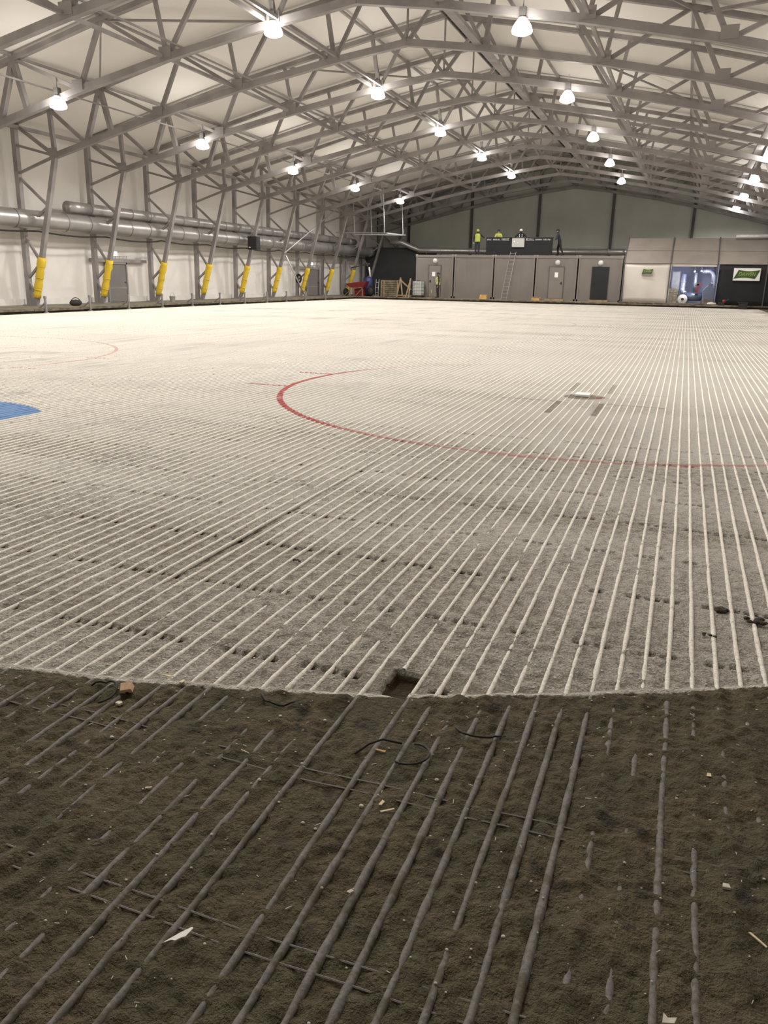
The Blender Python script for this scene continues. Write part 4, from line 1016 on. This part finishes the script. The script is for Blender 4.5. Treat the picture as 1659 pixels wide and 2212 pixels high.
MB().box(-1.1, -.6, 64.18, 64.2, WF+.95, 2.45).build('door', 'steel_light', r)
MB().box(-1.15, -.55, 64.2, 64.7, WF, WF+.9).build('base', 'steel_dark', r)
for i, (x, z) in enumerate(((.40, 2.48), (.86, 2.52))):
    r = empty('work_lamp', (x, 63.3, z), '%s small bright work lamp hanging inside the tent' % ('left' if i == 0 else 'right'), 'lamp', 'work lamps in the tent')
    MB().ball((x, 63.3, z), .055, 10, 8).build('bulb', 'lens_cool', r, smooth=True)
    MB().lathe((x, 63.36, z), [(.04, .0), (.08, .02), (.09, .1)], 10, 'y').build('housing', 'black', r)
    MB().beam((x, 63.4, z), (x, 63.4, 2.955), .02).build('cord', 'rubber', r)
    ld = bpy.data.lights.new('work_light', 'POINT'); ld.energy = 420; ld.color = (.72, .78, 1.0); ld.shadow_soft_size = .08
    lo = bpy.data.objects.new('work_light', ld); COL.objects.link(lo); lo.parent = r; lo.location = (0, -.25, -.05)
r = empty('sand_sack', (1.75, 61.9, WF), 'pale sack lying at the tent opening', 'sack')
MB().ball((1.75, 62.15, WF+.08), .2, 12, 8, (1.5, .8, .5)).build('bag', 'tarp', r, smooth=True)
MB().ball((2.02, 62.15, WF+.1), .06, 8, 6).build('tied_end', 'tarp', r, smooth=True)
tag(MB().box(1.58, 2.15, 61.5, 61.75, WF, WF+.05).build('pale_plank', 'timber', None), 'pale plank lying in front of the tent opening', 'plank')
r = empty('power_tool', (2.45, 61.6, WF), 'small black machine with a red part on the floor by the black sheet', 'machine')
MB().box(2.2, 2.6, 61.5, 61.8, WF, WF+.2).build('motor', 'black', r, bevel=.03)
MB().ball((2.55, 61.6, WF+.28), .12, 10, 8).build('cover', 'red', r, smooth=True)
MB().tube([(2.6, 61.6, WF+.25), (2.85, 61.6, WF+.42)], .03, 8).build('handle', 'black', r)
r = empty('black_crate', (3.75, 60.6, 0.0), 'black crate standing on the rink before the black sheet', 'crate')
MB().box(3.48, 4.02, 60.4, 60.9, 0.02, .42).build('box', 'black', r, bevel=.03)
MB().box(3.44, 4.06, 60.36, 60.94, .40, .45).build('rim', 'rubber', r)
# white board lying on the face-off dot
tag(MB().box(-1.39, -1.18, 11.98, 12.25, .014, .045).build('white_board', 'paper'), 'small white board lying on the dark face-off dot', 'board')

# ------------------------------------------------------------------ debris in the foreground
def gz(x, y): return float(height(np.array([x]), np.array([y]))[0])
z_ = gz(-1.98, 2.37)
r = empty('wood_offcut', (-1.97, 2.33, max(z_, .01)), 'pale orange block with a dark hole lying near the paint edge', 'block')
zb = max(z_, .012)
import mathutils
rot = mathutils.Matrix.Rotation(.5, 3, 'Z') @ mathutils.Matrix.Rotation(.6, 3, 'X')
def rb(mb): 
    mb.v = [tuple(rot @ (Vector(v)*.85)+Vector((-1.97, 2.33, zb+.016))) for v in mb.v]; return mb
rb(MB().add([(-.035, -.02, -.03), (.03, -.02, -.035), (.03, .02, -.035), (-.035, .02, -.03), (-.03, -.02, .022), (.022, -.02, .035), (.022, .02, .035), (-.03, .02, .022)], [(0, 3, 2, 1), (4, 5, 6, 7), (0, 1, 5, 4), (1, 2, 6, 5), (2, 3, 7, 6), (3, 0, 4, 7)])).build('block_body', 'clay', r)
rb(MB().lathe((.0, -.0215, -.005), [(.009, 0), (.009, .002)], 10, 'y')).build('hole', 'black', r)
def strip(pts, label):
    P_ = [(x, y, max(gz(x, y), .006)+.008+dz) for x, y, dz in pts]
    mb = MB()
    for a in range(len(P_)-1): mb.beam(P_[a], P_[a+1], .004, .012, ref=(0, 0, 1))
    tag(MB().tube(P_, .0045, 6).build('rubber_strip', 'rubber', smooth=True), label, 'strip', 'black strips lying on the soil')
def arc(cx_, cy_, r_, a0, a1, n=14, lift=.012, sy=1.0):
    return [(cx_+r_*math.cos(a), cy_+r_*sy*math.sin(a), lift*math.sin(math.pi*i/(n-1))) for i, a in enumerate(np.linspace(math.radians(a0), math.radians(a1), n))]
strip(arc(-2.07, 2.27, .075, 150, -50), 'thin black curved strip lying left of the orange block')
strip(arc(-1.36, 2.535, .085, 200, 330), 'thin black upcurved strip near the paint edge, left of the pit')
strip(arc(-.555, 2.63, .10, 215, 335), 'thin black curved strip lying across a pipe right of the pit')
strip([(-.93, 2.27, 0), (-.90, 2.33, .015), (-.86, 2.37, .02), (-.79, 2.385, .01)], 'thin black strip by a yellow chip below the pit')
strip(arc(-.745, 2.345, .07, 95, -120, 14, .01), 'thin black hook shaped strip lying below the pit')
# paper scrap and chips
def scrap(x, y, poly, label, m='chip', name='wood_chip', cat='chip', rz=0, th=.003, lift=.004, tilt=.0):
    c, s_ = math.cos(rz), math.sin(rz); n = len(poly)
    pz = max(gz(x, y), .004)+lift
    if abs((x-PH)/PITCH-round((x-PH)/PITCH))*PITCH < .02: pz = max(pz, .016)
    top = [(x+a*c-b*s_, y+a*s_+b*c, pz+th+a*tilt) for a, b in poly]; bot = [(v[0], v[1], v[2]-th) for v in top]
    return tag(MB().add(bot+top, [tuple(range(n-1, -1, -1)), tuple(range(n, 2*n))]+[(i, (i+1) % n, n+(i+1) % n, n+i) for i in range(n)]).build(name, m), label, cat)
scrap(-1.045, 1.345, [(-.032, -.022), (-.012, -.012), (0, -.014), (.012, -.004), (.022, .0), (.030, .028), (.024, .032), (.0, .012)], 'torn white paper scrap lying low left on the soil', 'paper', 'paper_scrap', 'paper', .1, .002, .012, .25)
scrap(.375, 1.90, [(-.026, .012), (-.02, .016), (.024, -.012), (.022, -.017)], 'long pale splinter near the lower right corner', rz=-.2)
scrap(-.69, 1.655, [(-.009, -.006), (.002, -.008), (.01, .004), (.0, .008)], 'small pale chip beside a pipe in the lower middle', m='pebble')
scrap(-1.90, 2.50, [(-.03, -.004), (.0, .006), (.035, .004), (.02, -.006)], 'pale flat splinter right of the orange block')
scrap(-1.80, 2.47, [(-.008, -.012), (.006, -.012), (.008, .01), (-.006, .012)], 'small yellow chip second right of the orange block')
scrap(-1.945, 2.245, [(-.012, -.01), (.01, -.012), (.014, .004), (.0, .012), (-.012, .006)], 'white pebble sized lump below the orange block', 'pebble', 'stone_chip', 'stone', th=.009)
scrap(-.86, 2.335, [(-.025, -.004), (.022, -.007), (.025, .003), (-.02, .004)], 'bright yellow splinter inside the black strip below the pit', 'timber_yellow')
scrap(-.745, 2.05, [(-.006, -.012), (.004, -.012), (.008, .01), (-.002, .014)], 'upper pale leaf like chip right of centre in the soil')
scrap(-.72, 2.03, [(-.018, -.014), (.02, .016), (.024, .012), (-.012, -.018)], 'lower pale curved chip right of centre in the soil')
scrap(-1.30, 2.13, [(-.02, .004), (.015, -.004), (.02, -.008), (-.015, 0)], 'thin pale splinter in the left middle soil')
scrap(-1.50, 1.83, [(-.006, -.006), (.012, .006), (.01, .01), (-.008, 0)], 'small pale chip in the left soil', )
scrap(.27, 2.62, [(-.008, -.01), (.008, -.008), (.006, .012), (-.006, .01)], 'yellow chip in the soil at the right')
scrap(.30, 2.05, [(-.01, -.008), (.012, -.006), (.008, .01), (-.008, .008)], 'white pebble near the right end of a bare pipe', 'pebble', 'stone_chip', 'stone', th=.008)
scrap(.155, 1.55, [(-.012, -.012), (.014, -.004), (.02, .014), (.0, .006), (-.01, .016)], 'pale lump at the lower right on a pipe', 'pebble', 'stone_chip', 'stone', th=.008, lift=.012)
for x, y, r_, lb in ((.37, 4.21, .035, 'dark soil clod on the white stripes near the right edge'), (.53, 4.12, .04, 'larger dark soil clod cut by the right edge on the stripes'), (-2.03, 4.0, .02, 'small dark clod on the stripes left of centre'), (.30, 3.85, .02, 'small dark clod below the two right hand clods')):
    mb = MB(); zz = max(gz(x, y), .008)
    for i in range(9): mb.ball((x+random.uniform(-1, 1)*r_*1.3, y+random.uniform(-1, 1)*r_*.8, zz+.004), random.uniform(.25, .5)*r_, 7, 5, (1.2, 1, .6))
    tag(mb.build('soil_clod', 'clod', smooth=True), lb, 'soil', 'soil clods on the stripes')
# specks, straw and grit scattered over the soil: uncountable
mb = MB(); rr = random.Random(5)
cnt = 0
while cnt < 520:
    x = rr.uniform(-2.9, .8); y = rr.uniform(.9, 3.4)
    if math.hypot(max(x-CIR[0], 0), max(CIR[1]-y, 0)) < CIR[2]+.02: continue
    cnt += 1; z = gz(x, y)
    if abs((x-PH)/PITCH-round((x-PH)/PITCH))*PITCH < .014: z = max(z, .013)
    s_ = rr.uniform(.0015, .0045) if rr.random() < .9 else rr.uniform(.005, .008)
    if rr.random() < .22:
        a = rr.uniform(0, 6.28); l = rr.uniform(.008, .022)
        mb.beam((x, y, z+.003), (x+l*math.cos(a), y+l*math.sin(a), z+.004), .0018)
    else: mb.ball((x, y, z+s_*.5), s_, 6, 4, (1.2, .9, .7))
tag(mb.build('soil_specks', 'pebble'), 'pale specks and straw scattered over the brown soil', 'grit', kind='stuff')
mb = MB(); cnt = 0
while cnt < 900:
    y = 2.3+rr.random()**1.6*4.0; x = rr.uniform(-1.15*y, .9)
    if math.hypot(max(x-CIR[0], 0), max(CIR[1]-y, 0)) > CIR[2]-.03: continue
    cnt += 1; mb.ball((x, y, gz(x, y)+.002), rr.uniform(.002, .006), 6, 4, (1.2, .9, .8))
tag(mb.build('paint_crumbs', 'white'), 'white painted grit crumbs on the rink bed near the edge', 'grit', kind='stuff')
